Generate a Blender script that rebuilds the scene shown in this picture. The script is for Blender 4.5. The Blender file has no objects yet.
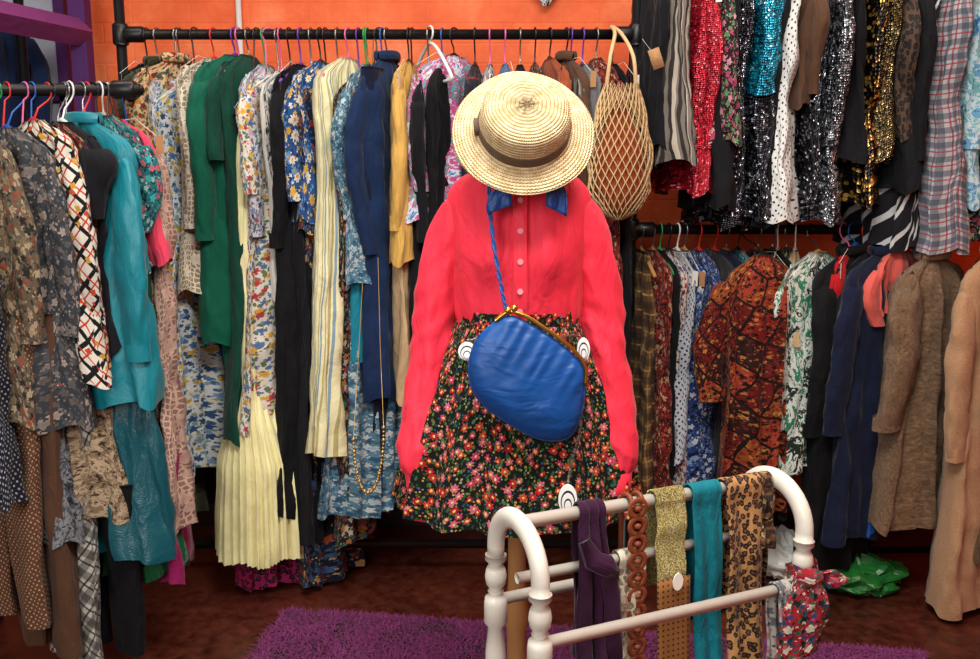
import bpy, math, random
from mathutils import Vector, Matrix, noise as mn
random.seed(7)
sin,cos,pi=math.sin,math.cos,math.pi
scene=bpy.context.scene
scene.view_settings.view_transform='Standard'
scene.view_settings.look='None'

# ------------------------------------------------------------------ helpers
def H(h,a=1.0):
    h=h.lstrip('#'); c=[int(h[i:i+2],16)/255 for i in (0,2,4)]
    return tuple([(x/12.92 if x<=.04045 else ((x+.055)/1.055)**2.4) for x in c]+[a])
def nz3(x,y,z): return mn.noise(Vector((x,y,z)))

class N:
    def __init__(s,name,rough=.8,metal=0.,sheen=.0,spec=.3):
        s.mat=bpy.data.materials.new(name); s.mat.use_nodes=True
        s.nt=s.mat.node_tree; s.b=s.nt.nodes['Principled BSDF']
        s.b.inputs['Roughness'].default_value=rough
        s.b.inputs['Metallic'].default_value=metal
        s.b.inputs['Specular IOR Level'].default_value=spec
        s.b.inputs['Sheen Weight'].default_value=sheen*.5
        s.b.inputs['Sheen Roughness'].default_value=.4
    def put(s,sock,v):
        if isinstance(v,bpy.types.NodeSocket): s.nt.links.new(v,sock)
        else: sock.default_value=v
    def nd(s,t,**p):
        n=s.nt.nodes.new('ShaderNode'+t)
        for k,v in p.items(): setattr(n,k,v)
        return n
    def m(s,op,a,b=0.,c=None):
        n=s.nd('Math',operation=op); s.put(n.inputs[0],a); s.put(n.inputs[1],b)
        if c is not None: s.put(n.inputs[2],c)
        return n.outputs[0]
    def mix(s,f,a,b,mode='MIX'):
        n=s.nd('Mix',data_type='RGBA',blend_type=mode)
        s.put(n.inputs[0],f); s.put(n.inputs[6],a); s.put(n.inputs[7],b); return n.outputs[2]
    def uv(s,scale=(1,1,1),rot=0,kind='UV',off=(0,0,0)):
        t=s.nd('TexCoord'); mp=s.nd('Mapping'); s.put(mp.inputs[0],t.outputs[kind])
        mp.inputs['Scale'].default_value=scale; mp.inputs['Rotation'].default_value=(0,0,rot)
        mp.inputs['Location'].default_value=off
        return mp.outputs[0]
    def noise(s,vec,scale,detail=3,rough=.5,out=0,dist=0.):
        n=s.nd('TexNoise'); s.put(n.inputs['Vector'],vec); n.inputs['Scale'].default_value=scale
        n.inputs['Detail'].default_value=detail; n.inputs['Roughness'].default_value=rough
        n.inputs['Distortion'].default_value=dist
        return n.outputs[out]
    def ramp(s,f,stops,interp='CONSTANT'):
        n=s.nd('ValToRGB'); r=n.color_ramp; r.interpolation=interp
        while len(r.elements)<len(stops): r.elements.new(.5)
        for e,(p,c) in zip(r.elements,stops): e.position=p; e.color=c
        s.put(n.inputs[0],f); return n.outputs[0]
    def pal(s,f,cols):
        k=len(cols)
        return s.ramp(f,[(i/k,c) for i,c in enumerate(cols)]) if k>1 else cols[0]
    def vor(s,vec,rnd=.85,feature='F1'):
        n=s.nd('TexVoronoi',voronoi_dimensions='2D',feature=feature); s.put(n.inputs['Vector'],vec)
        n.inputs['Scale'].default_value=1; n.inputs['Randomness'].default_value=rnd; return n
    def warp(s,vec,scale,amt):
        nz=s.noise(vec,scale,2,.5,1)
        a=s.nd('VectorMath',operation='SUBTRACT'); s.put(a.inputs[0],nz); a.inputs[1].default_value=(.5,.5,.5)
        b=s.nd('VectorMath',operation='SCALE'); s.put(b.inputs[0],a.outputs[0]); b.inputs['Scale'].default_value=amt
        c=s.nd('VectorMath',operation='ADD'); s.put(c.inputs[0],vec); s.put(c.inputs[1],b.outputs[0]); return c.outputs[0]
    def flower(s,base,scale,r,cols,petals=5,off=0.,centre=None,prob=1.,stretch=1.,edge=None,rnd=.85,warp=.35):
        vec=s.uv((scale,scale*stretch,1),off*.7,off=(off,off*1.7,0))
        if warp: vec=s.warp(vec,2.2,warp)
        v=s.vor(vec,rnd)
        d=s.nd('VectorMath',operation='SUBTRACT'); s.put(d.inputs[0],vec); s.put(d.inputs[1],v.outputs['Position'])
        sp=s.nd('SeparateXYZ'); s.put(sp.inputs[0],d.outputs[0])
        rc=s.nd('SeparateColor'); s.put(rc.inputs[0],v.outputs['Color'])
        ang=s.m('ARCTAN2',sp.outputs[1],sp.outputs[0])
        cv=s.m('COSINE',s.m('MULTIPLY_ADD',ang,float(petals),s.m('MULTIPLY',rc.outputs[1],6.)))
        rad=s.m('MULTIPLY',s.m('MULTIPLY_ADD',rc.outputs[2],.6*r,.65*r),s.m('MULTIPLY_ADD',cv,.2,.8))
        dist=v.outputs['Distance']
        mask=s.m('LESS_THAN',dist,rad)
        if prob<1: mask=s.m('MULTIPLY',mask,s.m('LESS_THAN',rc.outputs[1],prob))
        col=s.pal(rc.outputs[0],cols)
        # petals shade toward the heart of the bloom
        col=s.mix(s.m('MULTIPLY',s.m('SUBTRACT',1.,s.m('DIVIDE',dist,r)),.45),col,s.mix(1.,col,(.45,.4,.4,1),'MULTIPLY'))
        if edge: col=s.mix(s.m('GREATER_THAN',dist,s.m('MULTIPLY',rad,.72)),col,edge)
        if centre: col=s.mix(s.m('LESS_THAN',dist,r*.28),col,centre)
        return s.mix(mask,base,col)
    def finish(s,col,bump=.4,bscale=14,wov=True,var=.12):
        g=s.uv()
        nz=s.noise(g,9,3)
        if var: col=s.mix(var*2,col,s.mix(nz,(.35,.35,.35,1),(1.2,1.2,1.2,1)),'MULTIPLY')
        s.put(s.b.inputs['Base Color'],col)
        if bump:
            h=s.noise(s.uv((2.0,.6,1)),bscale,4,.52,dist=.5)
            if wov: h=s.m('ADD',h,s.m('MULTIPLY',s.noise(g,350,1),.05))
            bn=s.nd('Bump'); bn.inputs['Strength'].default_value=min(1,bump*1.5); bn.inputs['Distance'].default_value=.025
            s.put(bn.inputs['Height'],h); s.put(s.b.inputs['Normal'],bn.outputs[0])
        return s.mat

def solid(name,c,rough=.85,sheen=.15,bump=.4,spec=.2,bscale=14,var=.1,metal=0):
    s=N(name,rough,metal,sheen,spec); return s.finish(H(c),bump,bscale,var=var)
def floral(name,bg,cols,scale=22,r=.42,leaf=None,centre=None,petals=5,small=True,edge=None,rough=.85,sheen=.1,prob=.85,k=1.5):
    scale*=k
    s=N(name,rough,0,sheen,.2); base=H(bg)
    if leaf:
        base=s.flower(base,scale*1.7,.42,[H(x) for x in leaf],2,3.3,stretch=.7,prob=.7)
    if small: base=s.flower(base,scale*2.3,.33,[H(x) for x in cols[::-1]],4,7.7,prob=.7)
    base=s.flower(base,scale,r,[H(x) for x in cols],petals,1.1,H(centre) if centre else None,prob,edge=H(edge) if edge else None)
    return s.finish(base)
def paisley(name,bg,cols,scale=12):
    s=N(name,.85,0,.1,.2)
    vec=s.warp(s.uv((scale,scale*.8,1)),1.3,.5); v=s.vor(vec,1.)
    rc=s.nd('SeparateColor'); s.put(rc.inputs[0],v.outputs['Color'])
    ring=s.m('SINE',s.m('MULTIPLY',v.outputs['Distance'],22.))
    base=s.mix(s.m('GREATER_THAN',ring,.2),H(bg),s.pal(rc.outputs[0],[H(c) for c in cols]))
    base=s.flower(base,scale*2.0,.42,[H(c) for c in cols[::-1]],5,2.2,prob=.6)
    base=s.flower(base,scale*3.4,.38,[H(bg),H(cols[0])],4,6.2,prob=.8)
    return s.finish(base)
def patchwork(name,cols,bg):
    s=N(name,.85,0,.1,.2)
    v=s.vor(s.uv((14,10,1),.5),.3); rc=s.nd('SeparateColor'); s.put(rc.inputs[0],v.outputs['Color'])
    base=s.pal(rc.outputs[0],[H(c) for c in cols])
    base=s.flower(base,60,.42,[H(c) for c in (cols[2],bg,'#b07a3c',bg)],5,2.2,prob=.85)
    base=s.flower(base,110,.38,[H(bg),H('#98582a'),H(cols[0])],4,6.2,prob=.8)
    e=s.vor(s.uv((14,10,1),.5),.3,'DISTANCE_TO_EDGE')
    base=s.mix(s.m('LESS_THAN',e.outputs['Distance'],.04),base,H(bg))
    return s.finish(base)
def abstract(name,cols,scale=8,warp=1.2,stretch=1.):
    s=N(name,.8,0,.1,.2)
    vec=s.warp(s.uv((scale*1.6,scale*stretch*1.6,1)),1.4,warp)
    f=s.noise(vec,1.1,4.5,.68)
    k=len(cols); st=[(0,H(cols[0]))]+[(.3+.4*i/(k-1),H(cols[i])) for i in range(1,k)]
    return s.finish(s.ramp(f,st))
def scarfprint(name):
    s=N(name,.8,0,.1,.2); v=s.uv((1,1,1),.78); sp=s.nd('SeparateXYZ'); s.put(sp.inputs[0],v); col=H('#cfcabc')
    for o in (0,1):
        t=s.m('FRACT',s.m('MULTIPLY',sp.outputs[o],17.))
        col=s.mix(s.m('LESS_THAN',t,.2),col,H('#121216'))
        t=s.m('FRACT',s.m('MULTIPLY_ADD',sp.outputs[o],17.,.55))
        col=s.mix(s.m('LESS_THAN',t,.08),col,H('#b03426'))
    col=s.flower(col,30,.3,[H('#b84a28'),H('#121216'),H('#c8983c')],4,2.2,prob=.6)
    return s.finish(col)
def stripes(name,bg,c,freq=60,w=.3,c2=None,horiz=False,rot=0,rough=.85):
    s=N(name,rough,0,.1,.2); v=s.uv((1,1,1),rot); sp=s.nd('SeparateXYZ'); s.put(sp.inputs[0],v)
    t=s.m('FRACT',s.m('MULTIPLY',sp.outputs[1 if horiz else 0],float(freq)))
    col=s.mix(s.m('LESS_THAN',t,w),H(bg),H(c))
    if c2:
        t2=s.m('FRACT',s.m('MULTIPLY_ADD',sp.outputs[1 if horiz else 0],freq/2.,.3))
        col=s.mix(s.m('LESS_THAN',t2,w*.5),col,H(c2))
    return s.finish(col)
def plaid(name,bg,c1,c2,freq=14,rot=0.):
    s=N(name,.9,0,.1,.2); v=s.uv((1,1,1),rot); sp=s.nd('SeparateXYZ'); s.put(sp.inputs[0],v); col=H(bg)
    for o in (0,1):
        t=s.m('FRACT',s.m('MULTIPLY',sp.outputs[o],float(freq)))
        col=s.mix(s.m('MULTIPLY',s.m('LESS_THAN',t,.42),.6),col,H(c1))
        t=s.m('FRACT',s.m('MULTIPLY_ADD',sp.outputs[o],float(freq),.3))
        col=s.mix(s.m('MULTIPLY',s.m('LESS_THAN',t,.1),.85),col,H(c2))
    return s.finish(col)
def dots(name,bg,c,freq=35,r=.25,rnd=0.1):
    s=N(name,.8,0,.1,.3); v=s.vor(s.uv((freq,freq,1),.6),rnd)
    return s.finish(s.mix(s.m('LESS_THAN',v.outputs['Distance'],r),H(bg),H(c)))
def leopard(name,bg,spot,mid,scale=45):
    s=N(name,.75,0,.2,.3); vec=s.warp(s.uv((scale,scale*.8,1)),1.2,.5); v=s.vor(vec,.9)
    d=v.outputs['Distance']; nz=s.noise(vec,1.9,2)
    d2=s.m('ADD',d,s.m('MULTIPLY_ADD',nz,.5,-.25))
    col=s.mix(s.m('LESS_THAN',d2,.42),H(bg),H(spot)); col=s.mix(s.m('LESS_THAN',d2,.17),col,H(mid))
    return s.finish(col)
def sequin(name,cols,scale=110,dark='#060606',metal=.75,rough=.25,spark='#f4f4ff',sp=.93):
    s=N(name,rough,metal,0,.6); v=s.vor(s.uv((scale*1.3,scale*1.3,1)),.35)
    rc=s.nd('SeparateColor'); s.put(rc.inputs[0],v.outputs['Color'])
    big=s.noise(s.uv((1,.6,1)),16,3)
    f=s.m('MULTIPLY_ADD',rc.outputs[0],.5,s.m('MULTIPLY',big,.6))
    k=len(cols); col=s.ramp(f,[(.15+.62*i/max(1,k-1),H(c)) for i,c in enumerate(cols)])
    col=s.mix(s.m('GREATER_THAN',rc.outputs[2],sp),col,H(spark))  # sparkle glints painted in as scattered bright cells
    col=s.mix(s.m('GREATER_THAN',v.outputs['Distance'],.52),col,H(dark))
    s.put(s.b.inputs['Base Color'],col)
    bn=s.nd('Bump'); bn.inputs['Strength'].default_value=.9; bn.inputs['Distance'].default_value=.006
    s.put(bn.inputs['Height'],s.m('ADD',rc.outputs[1],s.m('MULTIPLY',v.outputs['Distance'],-.6)))
    s.put(s.b.inputs['Normal'],bn.outputs[0]); return s.mat
def fur(name,c1,c2,scale=70,strength=1.):
    s=N(name,.95,0,.3,.1); v=s.uv((1,1,1)); w=s.warp(v,60,.01)
    nz=s.noise(w,scale,5,.75,dist=.8); col=s.ramp(nz,[(.3,H(c1)),(.68,H(c2))],'LINEAR')
    s.put(s.b.inputs['Base Color'],col)
    bn=s.nd('Bump'); bn.inputs['Strength'].default_value=strength; bn.inputs['Distance'].default_value=.012
    s.put(bn.inputs['Height'],nz); s.put(s.b.inputs['Normal'],bn.outputs[0]); return s.mat
def lace(name,c,c2,scale=60):
    s=N(name,.9,0,.1,.2); v=s.vor(s.uv((scale,scale,1)),.6,'DISTANCE_TO_EDGE')
    col=s.mix(s.m('LESS_THAN',v.outputs['Distance'],.13),H(c2),H(c))
    col=s.flower(col,scale*.3,.42,[H(c)],6,2.1); return s.finish(col,.5)
def plain(name,c,rough=.5,metal=0.,spec=.5):
    s=N(name,rough,metal,0,spec); s.put(s.b.inputs['Base Color'],H(c)); return s.mat

# ---- mesh accumulator
class MB:
    def __init__(s): s.v=[];s.f=[];s.uv=[];s.mi=[];s.mats=[]
    def mat(s,m):
        if m not in s.mats: s.mats.append(m)
        return s.mats.index(m)
    def grid(s,rows,m,closed=True,cu=None,uo=(0,0),cap0=False,cap1=False,vs=None):
        mi=s.mat(m); b=len(s.v); n=len(rows[0])
        if cu is None:
            mid=rows[len(rows)//2]; cu=sum((Vector(mid[i])-Vector(mid[(i+1)%n])).length for i in range(n if closed else n-1))
        vv=[0.]
        for r in range(1,len(rows)):
            k=n//4; vv.append(vv[-1]+(Vector(rows[r][k])-Vector(rows[r-1][k])).length)
        for r in rows: s.v.extend([tuple(p) for p in r])
        seg=n if closed else n-1
        for r in range(len(rows)-1):
            for i in range(seg):
                j=(i+1)%n
                s.f.append((b+r*n+i,b+r*n+j,b+(r+1)*n+j,b+(r+1)*n+i)); s.mi.append(mi)
                u0=uo[0]+cu*i/seg; u1=uo[0]+cu*(i+1)/seg; v0=uo[1]-vv[r]; v1=uo[1]-vv[r+1]
                s.uv.extend([(u0,v0),(u1,v0),(u1,v1),(u0,v1)])
        for flag,ri in ((cap0,0),(cap1,len(rows)-1)):
            if flag:
                s.f.append(tuple(b+ri*n+i for i in range(n))); s.mi.append(mi)
                s.uv.extend([(uo[0]+p[0],uo[1]+p[1]) for p in rows[ri]])
    def tube(s,path,rad,m,n=10,flat=(1,1),caps=True,uo=(0,0),wr=0.,up=(0,1,0)):
        P=[Vector(p) for p in path]; rows=[]
        for i,p in enumerate(P):
            t=(P[min(i+1,len(P)-1)]-P[max(i-1,0)]).normalized()
            u=Vector(up)-t*t.dot(Vector(up))
            if u.length<.05: u=Vector((1,0,0))-t*t.x
            u.normalize(); w=t.cross(u)
            r=rad[i] if isinstance(rad,(list,tuple)) else rad
            row=[]
            for k in range(n):
                a=2*pi*k/n; rr=r*(1+(wr*sin(3*a+i*1.3)+wr*.7*sin(2*a-i*2.1) if wr else 0))
                row.append(p+w*(cos(a)*rr*flat[0])+u*(sin(a)*rr*flat[1]))
            rows.append(row)
        s.grid(rows,m,True,uo=uo,cap0=caps,cap1=caps)
    def lathe(s,prof,m,c=(0,0,0),n=32,cap=True):
        s.grid([[(c[0]+r*cos(2*pi*k/n),c[1]+r*sin(2*pi*k/n),c[2]+z) for k in range(n)] for r,z in prof],m,True,cap0=cap,cap1=cap)
    def box(s,c,d,m):
        x,y,z=c; a,b,h=d[0]/2,d[1]/2,d[2]/2; mi=s.mat(m); o=len(s.v)
        for dx in(-a,a):
            for dy in(-b,b):
                for dz in(-h,h): s.v.append((x+dx,y+dy,z+dz))
        for f in((0,1,3,2),(4,6,7,5),(0,4,5,1),(2,3,7,6),(0,2,6,4),(1,5,7,3)):
            s.f.append(tuple(o+i for i in f)); s.mi.append(mi); s.uv.extend([(0,0),(1,0),(1,1),(0,1)])
    def obj(s,name,loc=(0,0,0),rot=(0,0,0),smooth=True,parent=None):
        me=bpy.data.meshes.new(name); me.from_pydata(s.v,[],s.f)
        for m in s.mats: me.materials.append(m)
        uvl=me.uv_layers.new(name='UVMap')
        uvl.data.foreach_set('uv',[c for t in s.uv for c in t])
        me.polygons.foreach_set('material_index',s.mi)
        me.polygons.foreach_set('use_smooth',[smooth]*len(s.f)); me.update()
        o=bpy.data.objects.new(name,me); scene.collection.objects.link(o); o.location=loc; o.rotation_euler=rot
        if parent: o.parent=parent
        return o

def interp(pts,x):
    if x<=pts[0][0]: return pts[0][1]
    for (a,b),(c,d) in zip(pts,pts[1:]):
        if x<=c:
            t=(x-a)/(c-a)
            return b+(d-b)*t
    return pts[-1][1]
def cr(pts,k=6,closed=False):
    P=[Vector(p) for p in pts]; n=len(P); out=[]
    rng=range(n if closed else n-1)
    for i in rng:
        g=lambda j:P[j%n] if closed else P[max(0,min(n-1,j))]
        a,b,c,d=g(i-1),g(i),g(i+1),g(i+2)
        for q in range(k):
            t=q/k; out.append(.5*((2*b)+(c-a)*t+(2*a-5*b+4*c-d)*t*t+(3*b-a-3*c+d)*t**3))
    if not closed: out.append(P[-1])
    return out

# ------------------------------------------------------------------ materials
wood=solid('hanger_wood','#a87846',.5,0,.1); plastic_w=plain('hanger_white','#d8d8d4',.35)
plastic_b=plain('hanger_black','#0c0c0d',.35); wire=plain('hook_wire','#8a8a88',.3,.9)
blue_pl=plain('hanger_blue','#1d4f9a',.35); red_pl=plain('hanger_red','#c02522',.35); green_pl=plain('hanger_green','#1d8a4a',.35)
pink_pl=plain('hanger_pink','#c85a8a',.35); purp_pl=plain('hanger_purple','#5a2a8a',.35)
pipe_m=plain('black_pipe','#121315',.38,.3); tagm=plain('paper_label','#dcd8cc',.8); tagk=plain('kraft_label','#a87c50',.8)
HANG=[wood,wood,plastic_b,plastic_b,plastic_b,wire,wood,plastic_w,blue_pl,red_pl,pink_pl,purp_pl,green_pl]

M={}
M['black']=solid('black_cloth','#0c0c10',.85,.05)
M['black2']=solid('black_knit','#131318',.95,.1)
M['charcoal']=solid('charcoal_wool','#26262a',.95,.2)
M['navy']=solid('navy_wool','#14284a',.9,.15)
M['darknavy']=solid('dark_navy_wool','#121930',.9,.15)
M['green']=solid('green_knit','#0a5642',.9,.2,.3)
M['bottle']=solid('bottle_green','#093e30',.9,.15)
M['greensatin']=solid('green_satin','#0a5a34',.35,.2,.4,.4)
M['mustard']=solid('mustard_cloth','#c79c50',.85)
M['camel']=fur('camel_wool','#8f6c4e','#b98f6c',170,.4)
M['beige']=solid('beige_cloth','#b79a74',.9)
M['chiffon']=solid('pale_yellow_chiffon','#e9e2ac',.75,.3,.25)
M['coral']=solid('coral_knit','#d8405c',.9,.3)
M['salmon']=solid('salmon_knit','#cf5a50',.9,.3)
M['magenta']=solid('magenta_cloth','#8c1a54',.75,.2)
M['red']=solid('red_cloth','#a81218',.8,.2)
M['teal']=solid('teal_satin','#067684',.42,.2,.35,.4,9)
M['tealdeep']=solid('deep_teal_satin','#034c58',.3,.15,.55,.5,8)
M['denim']=solid('denim','#42658c',.9)
M['brownc']=solid('brown_cloth','#523828',.9)
M['rust']=solid('rust_cloth','#8e4426',.9)
M['white']=solid('white_cotton','#d0ccc4',.85)
M['grey']=solid('grey_wool','#6b6b6c',.95)
M['turq']=solid('turquoise_cloth','#1a7f96',.8)
M['bluesk']=solid('blue_cloth','#1b54a0',.7)
M['olive_tweed']=fur('olive_tweed','#14170f','#44452e',120,.6)
M['lace']=lace('cream_lace','#d6ceba','#8c8068')
M['lacepink']=lace('blush_lace','#c8a898','#8a6c60')
M['fl_orange']=floral('autumn_floral','#bda27c',['#8c3a26','#35483f','#7a2626','#b87a3a'],24,leaf=['#54643c'])
M['fl_bluewhite']=floral('blue_white_floral','#ccd0ce',['#4a74a5','#34507a','#c9a63c','#7d9fbc'],24,leaf=['#7f9a9c','#4a6488'])
M['fl_lilac']=floral('lilac_floral','#b9bdc4',['#7a86a8','#9c5a6a','#444b60','#c7a6b4'],26,leaf=['#5b7268'])
M['fl_redwhite']=floral('red_white_floral','#ccc8bc',['#b0404a','#56709a','#d0a040'],24,leaf=['#5f7a52'])
M['fl_blue']=floral('daisy_blue','#244a7c',['#d8d4c4','#c8a24a','#5e8ebc'],15,centre='#c48a1c',petals=9,leaf=['#123262'])
M['fl_navyor']=floral('navy_paisley_floral','#131a2c',['#8e4028','#b09a64','#3f5a86','#7a2828'],20,leaf=['#2c4658'])
M['fl_mono']=floral('black_white_floral','#c2c0ba',['#1d1d22','#3a3a40','#8f8f96'],20,leaf=['#25252a','#9a9aa0'])
M['fl_dark']=floral('dark_floral','#121318',['#8a3442','#a89c84','#3e6656','#96622e'],26,leaf=['#243a2a'])
M['fl_grey']=floral('grey_rose_floral','#33363c',['#7d726c','#9a8c82','#5a5450'],20,leaf=['#4c5054'],k=1.6)
M['fl_olive']=floral('olive_brown_floral','#5c5042',['#8d4c36','#a89478','#2a2826','#7a6a50'],20,leaf=['#34362c','#9a8c70'],k=1.7)
M['fl_teal']=floral('teal_floral','#1f5e64',['#0c2e3a','#8fb0a4','#b45866','#3a9a9a'],26,leaf=['#103a40'])
M['fl_navy']=floral('navy_small_floral','#162244',['#6378a8','#a3a9b8','#344c80'],34,leaf=['#263c68'])
M['fl_indigo']=floral('indigo_floral','#23386c',['#8399b9','#c8c8cc','#101a38'],28,leaf=['#3c5a90'])
M['fl_red']=floral('red_dark_floral','#681818',['#1a1012','#b09070','#a23c28'],28,leaf=['#2e1a16'])
M['fl_redw']=floral('scarlet_white_floral','#c0bab0',['#98242a','#6a1820','#3f4c6a'],28,leaf=['#7a6a60'])
M['fl_pink']=floral('pink_black_floral','#22121a',['#b04468','#c88a98','#5e8a5a'],26,leaf=['#2f4a34'])
M['fl_sky']=floral('sky_grey_floral','#527688',['#a8b8bc','#2f5570','#c4c8c4'],30,leaf=['#3c6680'])
M['fl_green']=floral('green_black_floral','#111a15',['#2c6a3e','#a8a880','#1c4a30'],24,leaf=['#408040'])
M['pz_brown']=paisley('brown_paisley','#2c2018',['#7a5a3c','#5a3a24','#a08a60'],22)
M['ab_geo']=scarfprint('geometric_scarf_print')
M['ab_swirl']=abstract('swirl_print',['#3a7ab0','#c8ccd4','#b84880','#4aa0a0','#c8b880','#5a3a90'],11,2.)
M['ab_leaf']=abstract('leaf_print',['#c8d0c8','#1c2a24','#ccd2c8','#2c7a5a','#d0d2cc','#b84850'],10,1.8,.5)
M['ab_tie']=abstract('tie_dye',['#2a5a90','#6498b8','#b8c8cc','#6ca4a8','#34608c','#a8b088'],7,1.6)
M['ab_brown']=abstract('brown_mottled_print',['#30241c','#7a6650','#a89478','#4c3a2c','#2a2420'],16,2.4)
M['ab_grey']=abstract('grey_marble_print',['#1c1e24','#484b50','#7a7c80','#2c2e32','#605e58'],14,2.4)
M['st_cream']=stripes('cream_stripe','#dcd5aa','#a89f6c',44,.22,'#7b94a4')
M['st_grey']=stripes('grey_brown_stripe','#6e665e','#2c2826',34,.4,'#a89e90')
M['st_black']=stripes('black_white_stripe','#16161a','#b8b8b8',22,.25,rot=.5)
M['pl_brown']=plaid('brown_plaid','#6a4c30','#2c2018','#a08048',16)
M['pl_bw']=plaid('black_white_plaid','#b6b2a8','#16161a','#16161a',18,.6)
M['pl_grey']=plaid('grey_red_plaid','#a0a0a4','#2c3444','#902c34',22)
M['pl_dark']=plaid('dark_plaid','#2a2d38','#14161c','#8a3a34',14)
M['dot_w']=dots('white_dots','#d4d4d0','#16161c',52,.2)
M['dot_b']=dots('brown_dots','#5c3c2a','#b08c6c',80,.22)
M['dot_n']=dots('navy_dots','#12141f','#9a9eb0',70,.22)
M['dot_wide']=dots('polka_navy','#b0b4bc','#1c2648',60,.25)
M['leo']=leopard('leopard','#a87a4a','#17100c','#6a4022',85)
M['leo_pink']=leopard('magenta_leopard','#a01858','#160a14','#80164c',60)
M['leo_dark']=leopard('dark_leopard','#4a3628','#0c0a0a','#2a1c14',60)
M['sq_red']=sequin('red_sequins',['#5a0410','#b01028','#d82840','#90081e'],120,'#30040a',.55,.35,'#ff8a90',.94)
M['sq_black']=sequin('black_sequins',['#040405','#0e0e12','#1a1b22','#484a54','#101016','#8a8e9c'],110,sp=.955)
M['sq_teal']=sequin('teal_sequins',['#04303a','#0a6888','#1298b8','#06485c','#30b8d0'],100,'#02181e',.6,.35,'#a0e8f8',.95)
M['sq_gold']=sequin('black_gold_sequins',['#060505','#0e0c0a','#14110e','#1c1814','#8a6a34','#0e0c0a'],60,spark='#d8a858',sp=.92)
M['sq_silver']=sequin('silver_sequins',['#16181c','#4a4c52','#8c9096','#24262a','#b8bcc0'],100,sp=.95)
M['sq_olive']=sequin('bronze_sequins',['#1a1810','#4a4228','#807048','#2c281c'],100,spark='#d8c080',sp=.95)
M['fur']=fur('brown_curly_fur','#4a3222','#9a7a5a',85,1.)
M['fur2']=fur('brown_fur_dark','#3e2c20','#7e5e40',80,1.)
M['fabric_red_patch']=patchwork('red_patchwork',['#7c1c18','#84401f','#2a1410','#8c3220','#5c1412'],'#1a0c0a')

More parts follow.
